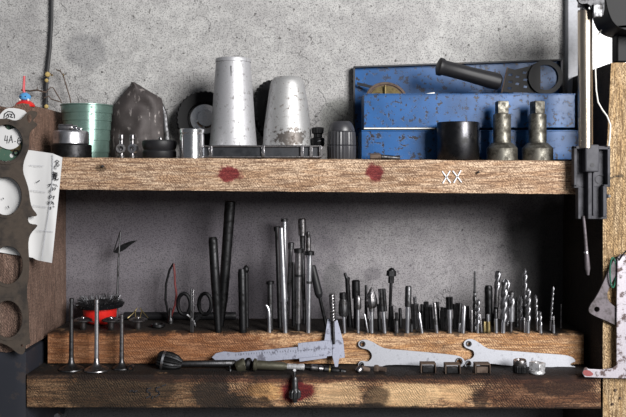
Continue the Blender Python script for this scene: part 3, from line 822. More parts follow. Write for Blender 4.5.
part(MB().ring(at(16,152.5,YD-.003), (0,1,0), .0062, .0036, .002, 20), 'eyelet', M['black'], r)
part(MB().plate([[at(x,y,YD-.0022) for x,y in smooth_loop([(9,147),(20,142),(22,148),(18,152),(11,152)],1)]], .0006), 'bare_patch', M['brass'], r)
YK = -.0105
r = thing('white_card', 'white card with black lettering tucked behind the top edge of the gasket', 'card', tuple(at(12,121,YK)))
part(MB().plate([[at(x,y,YK) for x,y in smooth_loop([(-6,124),(1,113),(7,108),(16,108),(27,111),(26,118),(14,125)],1)]], .0009), 'card_body', M['paper'], r)
part(strokes([[(4,118),(4.5,114),(8,111.5),(12,112),(14.5,115),(14.5,118)],[(6,116.5),(8,114),(9,117)],[(9.5,114),(12,114.5),(10.5,117),(12.8,117.5)],[(6,118.2),(8,117.6)]], YK-.0011, 1.0), 'lettering', M['ink'], r)

# ------------------------------------------------------------ things standing on the block
def seg(mb, p0, p1, kind, t0, t1, w0, w1, s):
    a = p0.lerp(p1, t0); b_ = p0.lerp(p1, t1); r0 = w0*s/2; r1 = w1*s/2
    L = (b_ - a).length
    if kind == 'r': mb.lathe(a, b_, [(0,r0),(1,r1)], 16)
    elif kind == 'rc': mb.lathe(a, b_, [(0,r0),(.94,r1),(1,r1*.75)], 18)
    elif kind == 'hex': mb.lathe(a, b_, [(0,r0),(.95,r1),(1,r1*.8)], 6)
    elif kind == 'sq': mb.lathe(a, b_, [(0,r0),(.95,r1),(1,r1*.8)], 4)
    elif kind == 'ball': mb.lathe(a, b_, [(i/10, max(.0002, r0*math.sin(PI*i/10)**.6)) for i in range(11)], 16)
    elif kind == 'bud': # pointed rotary burr: fat low, pointed at the top
        prof = [(0,r0*.45),(.06,r0*.8),(.2,r0),(.4,r0*.97),(.6,r0*.78),(.8,r0*.48),(.93,r0*.22),(1,r0*.05)]
        mb.lathe(a, b_, prof, 48, rfun=lambda q,t: 1+.05*math.cos(q*12+t*5))
    elif kind == 'oval':
        prof = [(0,r0*.4),(.05,r0*.85),(.2,r0),(.6,r0*.95),(.85,r0*.75),(1,r0*.35)]
        mb.lathe(a, b_, prof, 48, rfun=lambda q,t: 1+.05*math.cos(q*12+t*6))
    elif kind in ('twist', 'flute', 'rough'):
        pitch = {'twist': max(r0*6.5, .008), 'flute': 1e3, 'rough': max(r0*3, .004)}[kind]
        n = max(10, int(L/pitch*14)) if kind != 'flute' else 3
        n = min(n, 110)
        prof = [(i/n, r0 + (r1-r0)*i/n) for i in range(n+1)]
        if kind == 'twist': prof = [(t*.93, q) for t, q in prof] + [(1, r1*.12)]
        lobes = {'twist': 2, 'flute': 4, 'rough': 3}[kind]
        amp = {'twist': .5, 'flute': .3, 'rough': .3}[kind]
        def rf(q, t):
            c = math.cos(lobes*(q - 2*PI*t*L/pitch))
            return 1 - amp*max(0, c)**1.2
        mb.lathe(a, b_, prof, 22 if lobes == 2 else 32, rfun=rf)
    elif kind == 'thread':
        n = max(8, int(L/.0014)*2)
        mb.lathe(a, b_, [(i/n, (r0+(r1-r0)*i/n)*(1 if i % 2 else .86)) for i in range(n+1)], 14)

def stand(name, label, cat, base, top, segs, group=None, back=0.):
    """a tool standing on the block: base and top in photo px; segs = (part, kind, t0, t1, w0, w1, material)"""
    Y = min(max(depth_on(ZB, base[1]), .084), .245)
    p0 = at(base[0], base[1], Y); p0.z = ZB - .0006
    p1 = at(top[0], top[1], Y + back)
    s = S(Y) * 1.13
    if len(segs) == 1:
        mb = MB(); seg(mb, p0 - p0, p1 - p0, *segs[0][1:6], s) if False else seg(mb, Vector((0,0,0)), p1-p0, *segs[0][1:6], s)
        o = mb.build(name, M[segs[0][6]]); o.location = p0; tag(o, label, cat, group); return o
    rt = thing(name, label, cat, tuple(p0), group)
    parts = {}
    for sg in segs: parts.setdefault((sg[0], sg[6]), []).append(sg)
    for (nm, mt), sl in parts.items():
        mb = MB()
        for sg in sl: seg(mb, p0, p1, *sg[1:6], s)
        part(mb, nm, M[mt], rt)
    return rt
def fr(top, base, y): return (base - y) / (base - top)

G1 = 'dark punches and chisels in the left of the block'
stand('tapered_punch', 'dark steel tapered bar, shorter and more upright of the crossing pair', 'punch', (218.3,332), (212.8,237), [('shaft','r',0,.55,6,8.4,'black'),('shaft','rc',.55,1,8.4,8,'black')], G1)
stand('tapered_punch', 'tallest black steel bar in the block, leaning right behind the shorter bar', 'punch', (221,327), (230.3,201), [('shaft','r',0,.2,4.5,8,'black'),('shaft','r',.2,.88,8.6,9.5,'black'),('tip_band','rc',.88,1,9.5,9.5,'black')], G1)
stand('flat_punch', 'dark square steel bar standing alone right of the two tall black bars', 'punch', (243,332), (241.8,269), [('shaft','rc',0,1,6.5,7.4,'black')], G1)
stand('round_punch', 'thin black pin with a knob top just behind the lone dark square bar', 'punch', (247,328), (246,265), [('shaft','r',0,.88,3.5,4,'black'),('head','ball',.86,1,5.5,5.5,'black')], G1)
stand('capped_rod', 'slim dark rod with a small cap left of the bright steel rods', 'rod', (270.5,331), (270,281), [('shaft','r',0,.95,4.6,4.6,'dark'),('cap','rc',.94,1,7,7,'black')])
# small curved hook in front
Y = .09
r = thing('curved_rod', 'short bright steel hook with a curved top beside the slim capped rod', 'rod', (at(268.5,0,Y).x, Y, ZB))
part(MB().tube([(at(269.5,0,Y).x,Y,ZB-.0005), at(269.3,318,Y), at(268.8,311,Y), at(267.5,307,Y), at(265.8,304.8,Y)], [.0042,.0042,.0042,.004,.0025], 12), 'rod_body', M['steel'], r)

stand('stepped_rod', 'tallest bright steel stepped rod with a black nub on its left', 'rod', (285.4,332.5), (281,228), [('shaft','r',0,.32,4.2,4.6,'steel'),('sleeve','r',.32,1,6.6,5.6,'steel'),('tip','rc',.3,.33,6.8,6.8,'steel')])
# its nub is a separate black pin behind
stand('hooked_rod', 'black rod with a bent top just left of the tallest bright rod', 'rod', (280,328), (276.8,226.5), [('shaft','r',0,.97,4,3.6,'black'),('hook','rc',.955,1,6,6,'black')])
stand('steel_rod', 'plain bright steel rod behind the tallest stepped rod, with a flat dark top', 'rod', (285.5,323), (284.2,218.5), [('shaft','r',0,.78,3.5,5.4,'steel'),('shaft','r',.78,.975,5.4,5.6,'steel'),('cap','rc',.97,1,5.8,5.8,'dark')])
stand('steel_rod', 'slim grey rod leaning right between the stepped rod and the ringed rod', 'rod', (286.8,327), (291.2,242.3), [('shaft','r',0,.93,3.8,3.8,'steel_mid'),('cap','rc',.92,1,5.4,5.4,'dark')])
stand('ringed_rod', 'thick steel rod with a dark ring at mid height and a flat black head', 'rod', (298.2,331), (298.8,248.5), [('shank','r',0,.1,3.6,3.6,'dark'),('shaft','r',.1,.66,5.6,6,'steel_mid'),('collar','r',.66,.69,7,7,'black'),('shaft','r',.69,.955,6.4,6.4,'steel_mid'),('head','rc',.95,1,8.6,8.6,'black')])
stand('socket_spindle', 'dark rod topped by the tallest bright steel socket of the rod cluster', 'rod', (304.5,324), (302,218.5), [('shaft','r',0,.7,3.4,3.4,'dark'),('neck','r',.7,.85,4.4,5,'dark'),('socket','rc',.84,1,7,7.4,'steel_mid')])
stand('steel_rod', 'dark rod with a bright band, right behind the socket topped rod', 'rod', (309,325), (308.3,231.5), [('shaft','r',0,.72,3,3.4,'black'),('band','r',.72,.93,4.8,4.8,'steel_mid'),('cap','rc',.93,1,4.2,3.4,'dark')])
stand('capped_rod', 'bright two-stage steel rod with a wide dark cap at the right of the rod cluster', 'rod', (308.4,332.3), (309.6,251), [('shaft','r',0,.62,4.2,4.4,'steel'),('joint','r',.6,.63,5.2,5.2,'dark'),('upper_shaft','r',.63,.96,4.8,5,'steel'),('cap','rc',.95,1,8.4,8.4,'black')])
stand('screwdriver', 'old screwdriver with a black handle leaning left out of the block', 'screwdriver', (327,329), (312.3,265.5), [('blade','r',0,.52,3,3,'black'),('handle','r',.5,.56,5,7.4,'rubber'),('handle','rc',.56,1,7.4,6,'rubber')])
stand('rod_stub', 'short black rod in the shadow between the bright rods and the screwdriver', 'rod', (293.5,326), (293,262), [('shaft','rc',0,1,3.4,3.4,'black')])

# middle: rotary burrs and taps
stand('rotary_burr', 'rotary burr with a dark tapering oval head, first right of the caliper jaws', 'burr', (344.5,333), (342.8,292.5), [('shank','r',0,.42,3,3.4,'steel'),('head','oval',.4,.88,9,9,'dark'),('head','rc',.86,1,6.6,6,'black')])
r = stand('forked_bar', 'thin black bar with a forked tip behind the oval headed burr', 'bar', (350,327), (347.2,278), [('shaft','r',0,1,5,4,'black')])
Yf = depth_on(ZB, 327); p = r.location
part(MB().tube([at(347.4,281,Yf), at(345.8,276,Yf), at(344.7,272.8,Yf)], [.004,.0036,.0028], 8), 'fork_tip', M['black'], r)
part(MB().tube([at(348,281,Yf), at(349,277.3,Yf)], [.0036,.003], 8), 'fork_tip', M['black'], r)
stand('hex_socket', 'black socket bit with a square-cut thick head behind the small grey burr', 'socket bit', (356.5,328), (355.8,280), [('shaft','r',0,.62,5,5,'black'),('head','rc',.62,1,7.4,7.2,'black')])
stand('rotary_burr', 'small grey burr with a short barrel head before the black socket bit', 'burr', (358.2,333), (358,295.5), [('shank','r',0,.64,3,3,'steel'),('head','oval',.62,1,5.8,5.8,'steel_mid')])
stand('thin_pin', 'thin pin leaning left at the foot of the pointed bud burr', 'pin', (368,332), (364.5,314), [('shaft','rc',0,1,1.8,1.8,'steel')])
stand('pin_stub', 'dark thin pin standing just left behind the pointed bud burr', 'pin', (366,327), (366,285), [('shaft','rc',0,1,3,2.4,'black')])
stand('rotary_burr', 'large flame shaped burr with a pointed bud head on a bright shank', 'burr', (371.8,333), (371.5,287), [('shank','r',0,.5,3.6,3.4,'steel'),('neck','r',.47,.56,5.2,5.2,'steel_mid'),('head','bud',.54,1,10,10,'steel_mid')])
stand('stub_bit', 'short dark bit close to the left of the thick dark reamer', 'bit', (379.5,330), (378.5,304), [('shaft','rc',0,1,3.2,3.2,'black')])
stand('reamer', 'dark cylinder-headed cutter on a bright leaning shank right of the bud burr', 'cutter', (384.8,333), (381.8,289), [('shank','r',0,.55,3.6,3.6,'steel'),('head','flute',.5,1,7.4,7.2,'dark')])
stand('knob_topped_rod', 'thin rod with a lumpy black knob on top standing above the burrs', 'rod', (389.3,327), (391.6,267.5), [('shaft','r',0,.78,2.6,3,'black'),('neck','hex',.74,.88,5.2,5.2,'black'),('knob','hex',.86,.95,9,8.4,'black'),('knob','ball',.88,1,6.5,6.5,'black')])
stand('stub_bit', 'black bit at the foot of the knob topped rod', 'bit', (392.2,331), (391,306), [('shaft','flute',0,1,4.2,4.2,'black')])
stand('stub_bit', 'short grey bit with a narrow top right of the knob topped rod', 'bit', (396.8,333), (396.5,312.5), [('shaft','r',0,.6,3.8,3.6,'steel_mid'),('tip','rc',.6,1,2.8,2.8,'black')])
stand('stub_bit', 'low dark bit behind and right of the narrow topped bit', 'bit', (400.5,328), (400,308), [('shaft','rc',0,1,3,3,'black')])
stand('round_file', 'upright two-tone bar, dark upper half over a bright lower half, mid block', 'bar', (407.4,333), (408.4,286), [('shank','r',0,.58,3.8,4.6,'steel'),('head','rc',.56,1,5.8,5.8,'dark')])
stand('stub_bit', 'stubby dark bit at the right foot of the two-tone bar', 'bit', (411.5,332), (411.5,324), [('shaft','rc',0,1,3,3,'dark')])
stand('thread_tap', 'dark tap behind the two bright leaning shanks right of the two-tone bar', 'tap', (413.5,329), (412.5,304), [('body','flute',0,1,3.6,3.6,'black')])
stand('thread_tap', 'slim tap with a bright square top rising above its dark neighbours', 'tap', (416.5,329), (414.6,296.5), [('body','flute',0,.75,3.8,3.4,'dark'),('square_end','sq',.74,1,3.2,3.2,'steel')])
stand('leaning_shank', 'bright bit shank leaning strongly left beside the square topped tap', 'bit', (422,333), (417.8,304), [('shank','rc',0,.72,3,3,'steel'),('tip','r',.7,1,2.6,2,'dark')])
G2 = 'dark taps crowded in the middle of the block'
stand('thread_tap', 'thick dark tap, first of the crowded group, with a notched round top', 'tap', (426.5,329), (426,301.5), [('body','flute',0,.82,4.6,4.6,'black'),('square_end','sq',.82,1,4.6,4.6,'dark')], G2)
stand('thread_tap', 'dark tap with a bright speck on top, second of the crowded group', 'tap', (431.5,329), (430.2,304.5), [('body','flute',0,.9,4.2,4.2,'black'),('square_end','sq',.9,1,3,3,'steel')], G2)
stand('leaning_shank', 'bright leaning shank with a dark curved upper half among the crowded taps', 'bit', (437,333), (434.4,302.5), [('shank','r',0,.28,2.8,3,'steel'),('shaft','rc',.28,1,3.2,3.4,'steel_mid')], G2)
stand('thread_tap', 'dark tap close behind the right of the bright leaning shank', 'tap', (437.8,328), (437.4,302), [('body','rc',0,1,3.4,3.4,'black')], G2)
stand('thread_tap', 'short dark tap left of the bright-footed double-necked tap', 'tap', (442,329), (442,307), [('body','flute',0,.84,3.8,3.8,'black'),('square_end','sq',.84,1,3,3,'dark')], G2)
stand('thread_tap', 'narrow dark tap touching the left of the bright-footed tap', 'tap', (445.8,331), (445.3,307.5), [('body','flute',0,1,3.2,3.2,'dark')], G2)
stand('thread_tap', 'tall tap with a black fluted head over a bright stepped shank', 'tap', (450.2,333), (449.2,297), [('shank','r',0,.2,3.4,3.4,'steel'),('shank','r',.2,.68,4.2,4.2,'steel'),('head','flute',.66,1,6.4,6.2,'black')], G2)
stand('thread_tap', 'slim dark tap right behind the tall black headed tap', 'tap', (455,329), (454.5,304), [('body','flute',0,1,2.8,2.8,'black')], G2)
stand('thread_tap', 'dark tap leaning right, left neighbour of the bright plain shank', 'tap', (458.5,329), (460.3,303), [('body','rc',0,1,4,4,'black')], G2)
stand('bit_shank', 'bright plain round shank at the right end of the crowded taps', 'bit', (463,333), (464.3,306), [('shank','rc',0,1,3.6,3.6,'steel')], G2)
stand('stub_bit', 'low bright stub at the left foot of the plain round shank', 'bit', (459.8,332), (459.8,323), [('shank','rc',0,1,2,2,'steel')], G2)
stand('thread_tap', 'low dark tap between the plain round shank and the needle drill', 'tap', (468,330), (467.2,306), [('body','flute',0,1,3.4,3.4,'black')], G2)
G3 = 'twist drills standing at the right of the block'
stand('stepped_drill', 'needle-thin stepped dark drill taller than its neighbours, left of the twist drills', 'drill', (474.5,331), (474.8,271), [('body','twist',0,.66,4,3.4,'dark'),('tip','r',.64,.66,3,3,'black'),('tip','rc',.66,1,2.2,2.0,'dark')], G3)
stand('stub_bit', 'bright stub at the left foot of the needle-thin stepped drill', 'bit', (471.7,332), (471.7,310), [('shank','rc',0,1,2.6,2.6,'steel_mid')], G3)
stand('twist_drill', 'small bright twist drill just right of the needle-thin drill', 'drill', (477.6,333), (478.6,298.5), [('shank','r',0,.25,2.8,2.8,'steel'),('flutes','twist',.25,1,3.4,3,'drill')], G3)
stand('stub_bit', 'bright bit leaning left at the foot of the small bright twist drill', 'bit', (481.5,332), (480,314), [('shank','rc',0,1,2.4,2.2,'steel_mid')], G3)
stand('black_bar', 'plain black bar in the gap left of the first big twist drill', 'bar', (489,325), (488.4,285.5), [('shaft','rc',0,1,7,7,'black')], G3)
stand('brass_stub', 'short brassy stub before the plain black bar', 'bit', (488.4,332), (488.2,314), [('base','r',0,.6,4.6,4,'brass'),('tip','rc',.6,1,2.8,2.8,'steel')], G3)
stand('stub_bit', 'tiny dark stub left of the brassy stub', 'bit', (484.6,332), (484.5,321.5), [('shank','rc',0,1,2.2,2.2,'brass')], G3)
stand('twist_drill', 'tall twist drill with a long bright neck leaning right, first of the big ones', 'drill', (494.8,326), (498.2,270.5), [('shank','r',0,.35,4.6,4.6,'black'),('neck','r',.35,.68,5,4.4,'steel_mid'),('flutes','twist',.66,1,5.6,5.4,'drill')], G3)
stand('stub_bit', 'short bright shanked bit before the first big twist drill', 'bit', (496.2,332.5), (495.8,309), [('shank','r',0,.6,3.4,3.4,'steel'),('tip','rc',.6,1,2.6,2.4,'dark')], G3)
stand('twist_drill', 'thickest-looking front twist drill with a bright short shank and wide spirals', 'drill', (503.2,333), (504.8,278.5), [('shank','r',0,.22,4,4,'steel'),('flutes','twist',.21,1,6.4,6.4,'drill')], G3)
stand('twist_drill', 'twist drill hidden behind the right of the thick front drill', 'drill', (506.5,325), (507.6,280), [('flutes','twist',0,1,5,5,'drill')], G3)
stand('step_drill', 'fat short drill with a smooth bright collar and a narrow stem', 'drill', (511,331.5), (511.4,291), [('stem','r',0,.28,3,3,'steel_mid'),('collar','r',.26,.62,6.6,6.8,'steel'),('flutes','twist',.6,1,6.8,6,'drill')], G3)
stand('twist_drill', 'dark drill standing in the gap right of the fat short drill', 'drill', (517,327), (516.7,297), [('flutes','twist',0,1,3,3,'black')], G3)
stand('twist_drill', 'medium twist drill left of the tallest thin twist drill', 'drill', (521.2,331), (521,294.5), [('shank','r',0,.3,3.4,3.4,'steel_mid'),('flutes','twist',.3,1,4.4,4.2,'drill')], G3)
stand('twist_drill', 'tallest thin twist drill, black lower body, at the right of the block', 'drill', (525,326), (525,268), [('shank','r',0,.35,4,4,'black'),('flutes','twist',.35,1,4.6,4.4,'drill')], G3)
stand('twist_drill', 'bright long twist drill standing before the tallest thin one', 'drill', (528,333), (528.6,288.5), [('shank','r',0,.26,3.6,3.6,'steel'),('flutes','twist',.25,1,4.8,4.6,'drill')], G3)
stand('stub_bit', 'tiny bright bit between the medium and the bright long twist drills', 'bit', (524.5,332.5), (524.3,318), [('shank','rc',0,1,2,2,'steel_mid')], G3)
stand('twist_drill', 'small twist drill, left one of the isolated pair near the right end', 'drill', (537,330), (535.6,294.5), [('shank','r',0,.25,3,3,'steel_mid'),('flutes','twist',.24,1,3.4,3.2,'drill')], G3)
stand('twist_drill', 'smaller twist drill, right one of the isolated pair near the right end', 'drill', (540.8,333), (539.8,311), [('shank','r',0,.3,3.2,3.2,'steel'),('flutes','twist',.3,1,3.4,3.2,'drill')], G3)
stand('twist_drill', 'long needle-like twist drill standing apart near the right end of the block', 'drill', (550.2,330.5), (553.4,286.5), [('shank','r',0,.25,2,2,'steel_mid'),('flutes','twist',.25,1,2.6,2.0,'drill')], G3)
stand('stub_bit', 'short bright bit before the foot of the long needle-like drill', 'bit', (553.8,333), (553.6,316), [('shank','r',0,.5,2.6,2.6,'steel'),('tip','rc',.5,1,2,1.8,'steel_mid')], G3)
stand('thin_pin', 'thinnest dark pin, the last one at the right end of the block', 'pin', (561,328), (561.2,304), [('shaft','rc',0,1,1.5,1.2,'steel_mid')], G3)
# extra taps hidden in the crowd
stand('stub_bit', 'thick black stub standing behind the first crowded tap and the leaning shank', 'bit', (422.5,325), (421.8,304), [('shaft','rc',0,1,3.2,3.2,'black')], G2)
stand('thread_tap', 'black tap behind the gap between the bright-footed tap and the dark leaning tap', 'tap', (457.5,325), (456.8,303), [('body','flute',0,1,3,3,'black')], G2)

# rough burr standing at the caliper jaws
Yb = .058
p0 = at(334, 344, Yb); p1 = at(331.8, 293.5, Yb+.02)
r = thing('roughing_cutter', 'rough spiral cutter with a dark thin shank crossing the caliper jaws', 'cutter', tuple(p0))
mb = MB(); seg(mb, p0, p1, 'r', 0, .5, 2.6, 3, S(Yb)); part(mb, 'shank', M['black'], r)
mb = MB(); seg(mb, p0, p1, 'rough', .45, 1, 6, 6, S(Yb)); part(mb, 'head', M['steel_mid'], r)

# left end of the block: scissors, thin flat strip, wires, caps, brush
Ys = .15
def on_block(px, Y): return (at(px,0,Y).x, Y, ZB)
r = thing('scissors', 'black handled scissors standing points down behind the thin steel strip', 'scissors', on_block(194, Ys))
for sx in (-1, 1):
    c = (194.5 + sx*10.5, 304)
    lp = [at(c[0]+6.2*math.cos(a), c[1]+10.5*math.sin(a), Ys) for a in [2*PI*i/24 for i in range(25)]]
    lp += []
    part(MB().tube(lp, .0042, 8), 'handle', M['casting'], r)
    part(MB().tube([at(c[0]-sx*2, 313.5, Ys), at(194.5+sx*4, 318, Ys), at(194.5, 322, Ys), (at(194.5-sx*1,0,Ys).x, Ys+sx*.0015, ZB)], [.0035,.004,.004,.002], 8), 'blade', M['dark'], r)
Yq = .086
r = thing('steel_strip', 'thin flat steel strip standing upright before the scissors', 'strip', on_block(191.8, Yq))
a = at(190.2,288.5,Yq); b_ = at(193.6,288.5,Yq)
part(MB().box((a.x,Yq,ZB-.0005), (b_.x-.004,Yq+.004,a.z)), 'strip_body', M['dark'], r, bevel=.0006)
part(MB().box((b_.x-.0028,Yq,ZB-.0005), (b_.x,Yq+.004,a.z-.002)), 'bright_edge', M['steel_mid'], r, bevel=.0004)

Yl = .19
r = thing('wire_loop', 'tall narrow loop of black and red wire standing left of the scissors', 'wire', on_block(169, Yl))
part(MB().tube([on_block(170,Yl), at(169,318,Yl), at(165.5,300,Yl), at(166,284,Yl), at(169.5,270,Yl), at(173.5,263.5,Yl)], .0026, 8), 'black_wire', M['casting'], r)
mred = plain('dull_red_wire', (.16,.02,.02), .5)
part(MB().tube([at(173.5,263.5,Yl), at(174.6,272,Yl), at(175,284,Yl), at(176.5,294,Yl), at(175,305,Yl), at(172,314,Yl), at(171,320,Yl)], .0023, 8), 'red_wire', mred, r)
part(MB().lathe(on_block(170.5,Yl), at(170.5,308,Yl), [(0,.007),(.3,.0065),(.5,.004),(1,.003)], 12), 'foot', M['dark'], r)

Yw = .2
r = thing('wire_rod', 'long thin steel wire rod with a bent leaf shaped tip rising behind the red brush', 'rod', on_block(117, Yw))
part(MB().tube([on_block(117,Yw), at(117.2,300,Yw), at(118.5,260,Yw), at(120.5,232,Yw)], [.0026,.0026,.0022,.0018], 8), 'rod_body', M['dark'], r)
leafp = [(120.5,230.5),(116,243),(113,252.5),(116.5,253.5),(124,249),(131.5,242.5),(137,240.5),(131,241.5),(124,245),(117,249),(116,251),(118,243)]
part(MB().tube([at(120.5,230.8,Yw), at(116.8,242,Yw), at(113.6,252,Yw)], .0013, 8), 'hook', M['black'], r)
part(MB().plate([[at(x,y,Yw) for x,y in [(113.6,252.5),(117.5,247),(124,243.5),(131,241),(137.5,240.3),(132,244),(125,249.5),(118,253.3)]]], .0012), 'leaf', M['black'], r)

# black bar lying along the wall on the block
r = MB().lathe((at(124,0,.232).x,.232,ZB+.0092), (at(236,0,.232).x,.232,ZB+.0092), [(0,.008),(.01,.009),(.99,.009),(1,.008)], 20).build('black_pipe', M['rubber'])
tag(r, 'black pipe lying on the block along the wall behind the scissors', 'pipe')

# red brush
Yr = .188
x = at(100,0,Yr).x
r = thing('red_cup_brush', 'round black wire brush with a bright red base at the left of the block', 'brush', (x, Yr, ZB))
part(MB().lathe((x,Yr,ZB), (x,Yr,at(0,307,Yr).z), [(0,.022),(.15,.030),(.45,.036),(1,.0375)], 40), 'red_base', M['red'], r)
mb = MB()
zc = at(0,307,Yr).z
mb.lathe((x,Yr,zc-.001), (x,Yr,zc+.012), [(0,.036),(.15,.05),(.7,.053),(1,.046),(1,.01)], 40)
part(mb, 'brush_ring', M['casting'], r)
mb = MB()
rnd = random.Random(3)
for k in range(64):
    a = 2*PI*k/64 + rnd.uniform(-.04,.04)
    for q in range(3):
        e = rnd.uniform(-.35,.45)
        r0 = .030 + .004*q
        p0 = Vector((x+r0*math.cos(a), Yr+r0*math.sin(a), zc+.004+.004*q))
        p1 = Vector((x+(.0545-.005*q)*math.cos(a+e*.3), Yr+(.0545-.005*q)*math.sin(a+e*.3), zc+.004+.008*q+rnd.uniform(0,.007)))
        mb.tube([p0, p0.lerp(p1,.5)+Vector((0,0,.003)), p1], [.0011,.001,.0006], 5)
part(mb, 'wire_tufts', M['wirebrush'], r)

# carburettor caps: three mushroom shaped pieces before the brush
for i, (px, lab) in enumerate([(83,'small greasy steel mushroom-shaped cap before the left of the red brush'), (111,'small greasy steel mushroom-shaped cap before the right of the red brush'), (138,'small greasy steel cap with bent wires, right of the red brush')]):
    Y = .118
    x = at(px,0,Y).x
    r = thing('flanged_cap', lab, 'cap', (x,Y,ZB), 'flanged caps before the red brush')
    zz = lambda py: (HY-py)*S(Y)
    H = zz(317)-ZB
    part(MB().lathe((x,Y,ZB),(x,Y,zz(319)), [(0,.006),(.2,.0075),(.6,.007),(1,.010)], 16), 'stem', M['steel_mid'], r)
    part(MB().lathe((x,Y,zz(322)),(x,Y,zz(317.6)), [(0,.010),(.3,.0195),(.6,.020),(1,.011)], 28), 'flange', M['steel_mid'], r)
    part(MB().lathe((x,Y,zz(319)),(x,Y,zz(316.2)), [(0,.006),(.6,.005),(1,.002)], 12), 'nub', M['steel'], r)
    if i == 2:
        mb = MB()
        for s_ in (-1,1):
            mb.tube([(x+s_*.004,Y,zz(320)),(x+s_*.007,Y+.004,zz(311)),(x+s_*.003,Y+.006,zz(308.5)),(x+s_*.012,Y+.006,zz(314)),(x+s_*.022,Y,zz(318))], .0011, 6)
        part(mb, 'bent_wire', M['brass'], r)
    else:
        mb = MB()
        mb.tube([(x-.02,Y,zz(321)),(x-.008,Y-.012,zz(318.5)),(x+.01,Y-.01,zz(319.5)),(x+.022,Y,zz(322))], .0013, 6)
        part(mb, 'bent_wire', M['dark'], r)
r = thing('cup_washer', 'low dark cup lying on the block between the red brush and the wire loop', 'washer', on_block(158, .14))
part(MB().lathe(on_block(158,.14), tuple(Vector(on_block(158,.14))+Vector((0,0,.008))), [(0,.013),(.4,.016),(1,.015),(1,.011),(.5,.01)], 28), 'washer_body', M['black'], r)

# ------------------------------------------------------------ engine valves on the lower board
for i, (px, topy, botp, lab, m1) in enumerate([
    (71.3, 298, 371.5, 'leftmost dark engine valve standing head down on the lower board', 'dark'),
    (96.6, 299, 373, 'brightest tall engine valve standing head down, middle one of three', 'steel_mid'),
    (121.6, 314, 370.5, 'shortest engine valve standing head down, right one of three', 'steel_mid')]):
    Y = depth_on(ZP, botp) ; Y = .036 if i != 1 else .030
    if i == 2: Y = .045
    x = at(px,0,Y).x; s = S(Y)
    r = thing('engine_valve', lab, 'valve', (x,Y,ZP-.001), 'engine valves on the lower board')
    hr = 12.2*s if i < 2 else 9*s
    z0 = ZP - .0008
    part(MB().lathe((x,Y,z0),(x,Y,z0+.026), [(0,hr*.95),(.06,hr),(.14,hr*.98),(.25,hr*.75),(.4,hr*.42),(.6,hr*.26),(1,.0048)], 40), 'valve_head', M['dark' if i != 1 else 'steel_mid'], r)
    zt2 = (HY-topy)*s
    L = zt2 - (z0+.025)
    part(MB().lathe((x,Y,z0+.025),(x+.0005,Y,zt2), [(0,.0048),(.5,.0044),(.9,.0044),(.905,.0034),(.93,.0034),(.935,.0044),(.99,.0044),(1,.003)], 20), 'valve_stem', M['steel' if i == 1 else m1], r)
x = at(131,0,.03).x
r = thing('small_nut', 'tiny round steel nut lying right of the shortest engine valve', 'nut', (x,.03,ZP))
part(MB().ring((x,.03,ZP+.0062), (.2,1,.25), .0068, .0036, .007, 24), 'nut_body', M['steel_mid'], r)

# ------------------------------------------------------------ tools lying on the lower board
def zl_(x): return ZP - .002*(x+.57)
def lie(px0, py0, px1, py1, Y): return at(px0,py0,Y), at(px1,py1,Y)
# knurled-head rod
Y = .045
r = thing('chuck_rod', 'steel rod with a fat knurled dark head lying left on the lower board', 'tool', (at(185,0,Y).x, Y, ZP))
c0 = at(156.5,358.5,Y); c1 = at(182,364,Y)
part(MB().lathe(c0, c1, [(0,.009),(.08,.0155),(.25,.0185),(.55,.0185),(.8,.015),(1,.008)], 72, rfun=lambda q,t: 1+.05*math.cos(q*18)), 'chuck_head', M['black'], r, ang=20)
part(MB().lathe(c0.lerp(c1,.22), c0.lerp(c1,.32), [(0,.0185),(.1,.0195),(.9,.0195),(1,.0185)], 40), 'bright_band', M['steel'], r)
e = at(236,363.2,Y)
part(MB().lathe(at(180,363.8,Y), e, [(0,.006),(.05,.0068),(.97,.0072),(1,.005)], 20), 'rod', M['dark'], r)
part(MB().lathe(at(229.8,366,Y-.012), at(230.2,373,Y-.02), [(0,.0022),(.5,.0025),(.6,.0045),(1,.003)], 12), 'side_pin', M['black'], r)
# rusty bolt lump
Y = .032
r = thing('greasy_bolt', 'lumpy greasy bolt with a big round head before the end of the caliper beam', 'bolt', (at(243,0,Y).x, Y, ZP))
a = at(236,368,Y); b_ = at(246,363.8,Y+.004); c = at(251,365,Y)
mgr = metal('greasy_green_steel', (.07,.066,.045), (.05,.045,.03), .5, met=.5, ns=90)
part(MB().lathe(a, b_, [(0,.008),(.2,.0115),(.5,.0125),(.8,.0145),(1,.012)], 30, rfun=lambda q,t: 1+.06*math.sin(5*q+7*t)), 'bolt_head', mgr, r)
part(MB().lathe(b_, c, [(0,.0125),(.4,.014),(.6,.0138),(1,.009)], 8), 'flange', M['black'], r)
# socket extension
Y = .028
r = thing('socket_extension', 'dark extension bar with a bright middle sleeve and jointed sockets at its right end', 'tool', (at(300,0,Y).x, Y, ZP))
zc = lambda px, py: at(px, py, Y)
part(MB().lathe(zc(252.5,364.5), zc(287,366.5), [(0,.007),(.04,.0125),(.1,.0125),(.14,.0092),(.9,.0085),(1,.006)], 24), 'handle', mgr, r)
part(MB().lathe(zc(286.5,366.3), zc(304.5,367.2), [(0,.005),(.08,.0058),(.7,.0058),(.75,.0066),(.95,.0066),(1,.0045)], 20), 'sleeve', M['nutwhite'], r)
part(MB().lathe(zc(304,367.2), zc(311,367.6), [(0,.0035),(1,.0035)], 12), 'spindle', M['black'], r)
part(MB().lathe(zc(310.5,367.6), zc(323,369), [(0,.005),(.1,.007),(.55,.007),(.6,.0055),(.7,.007),(1,.0062)], 20), 'joint', M['steel_mid'], r)
part(MB().lathe(zc(323,369), zc(345.5,372), [(0,.005),(.06,.0082),(.3,.0078),(.34,.006),(.42,.0078),(.7,.0072),(.74,.0055),(.8,.0074),(1,.0066)], 20), 'end_socket', M['black'], r)
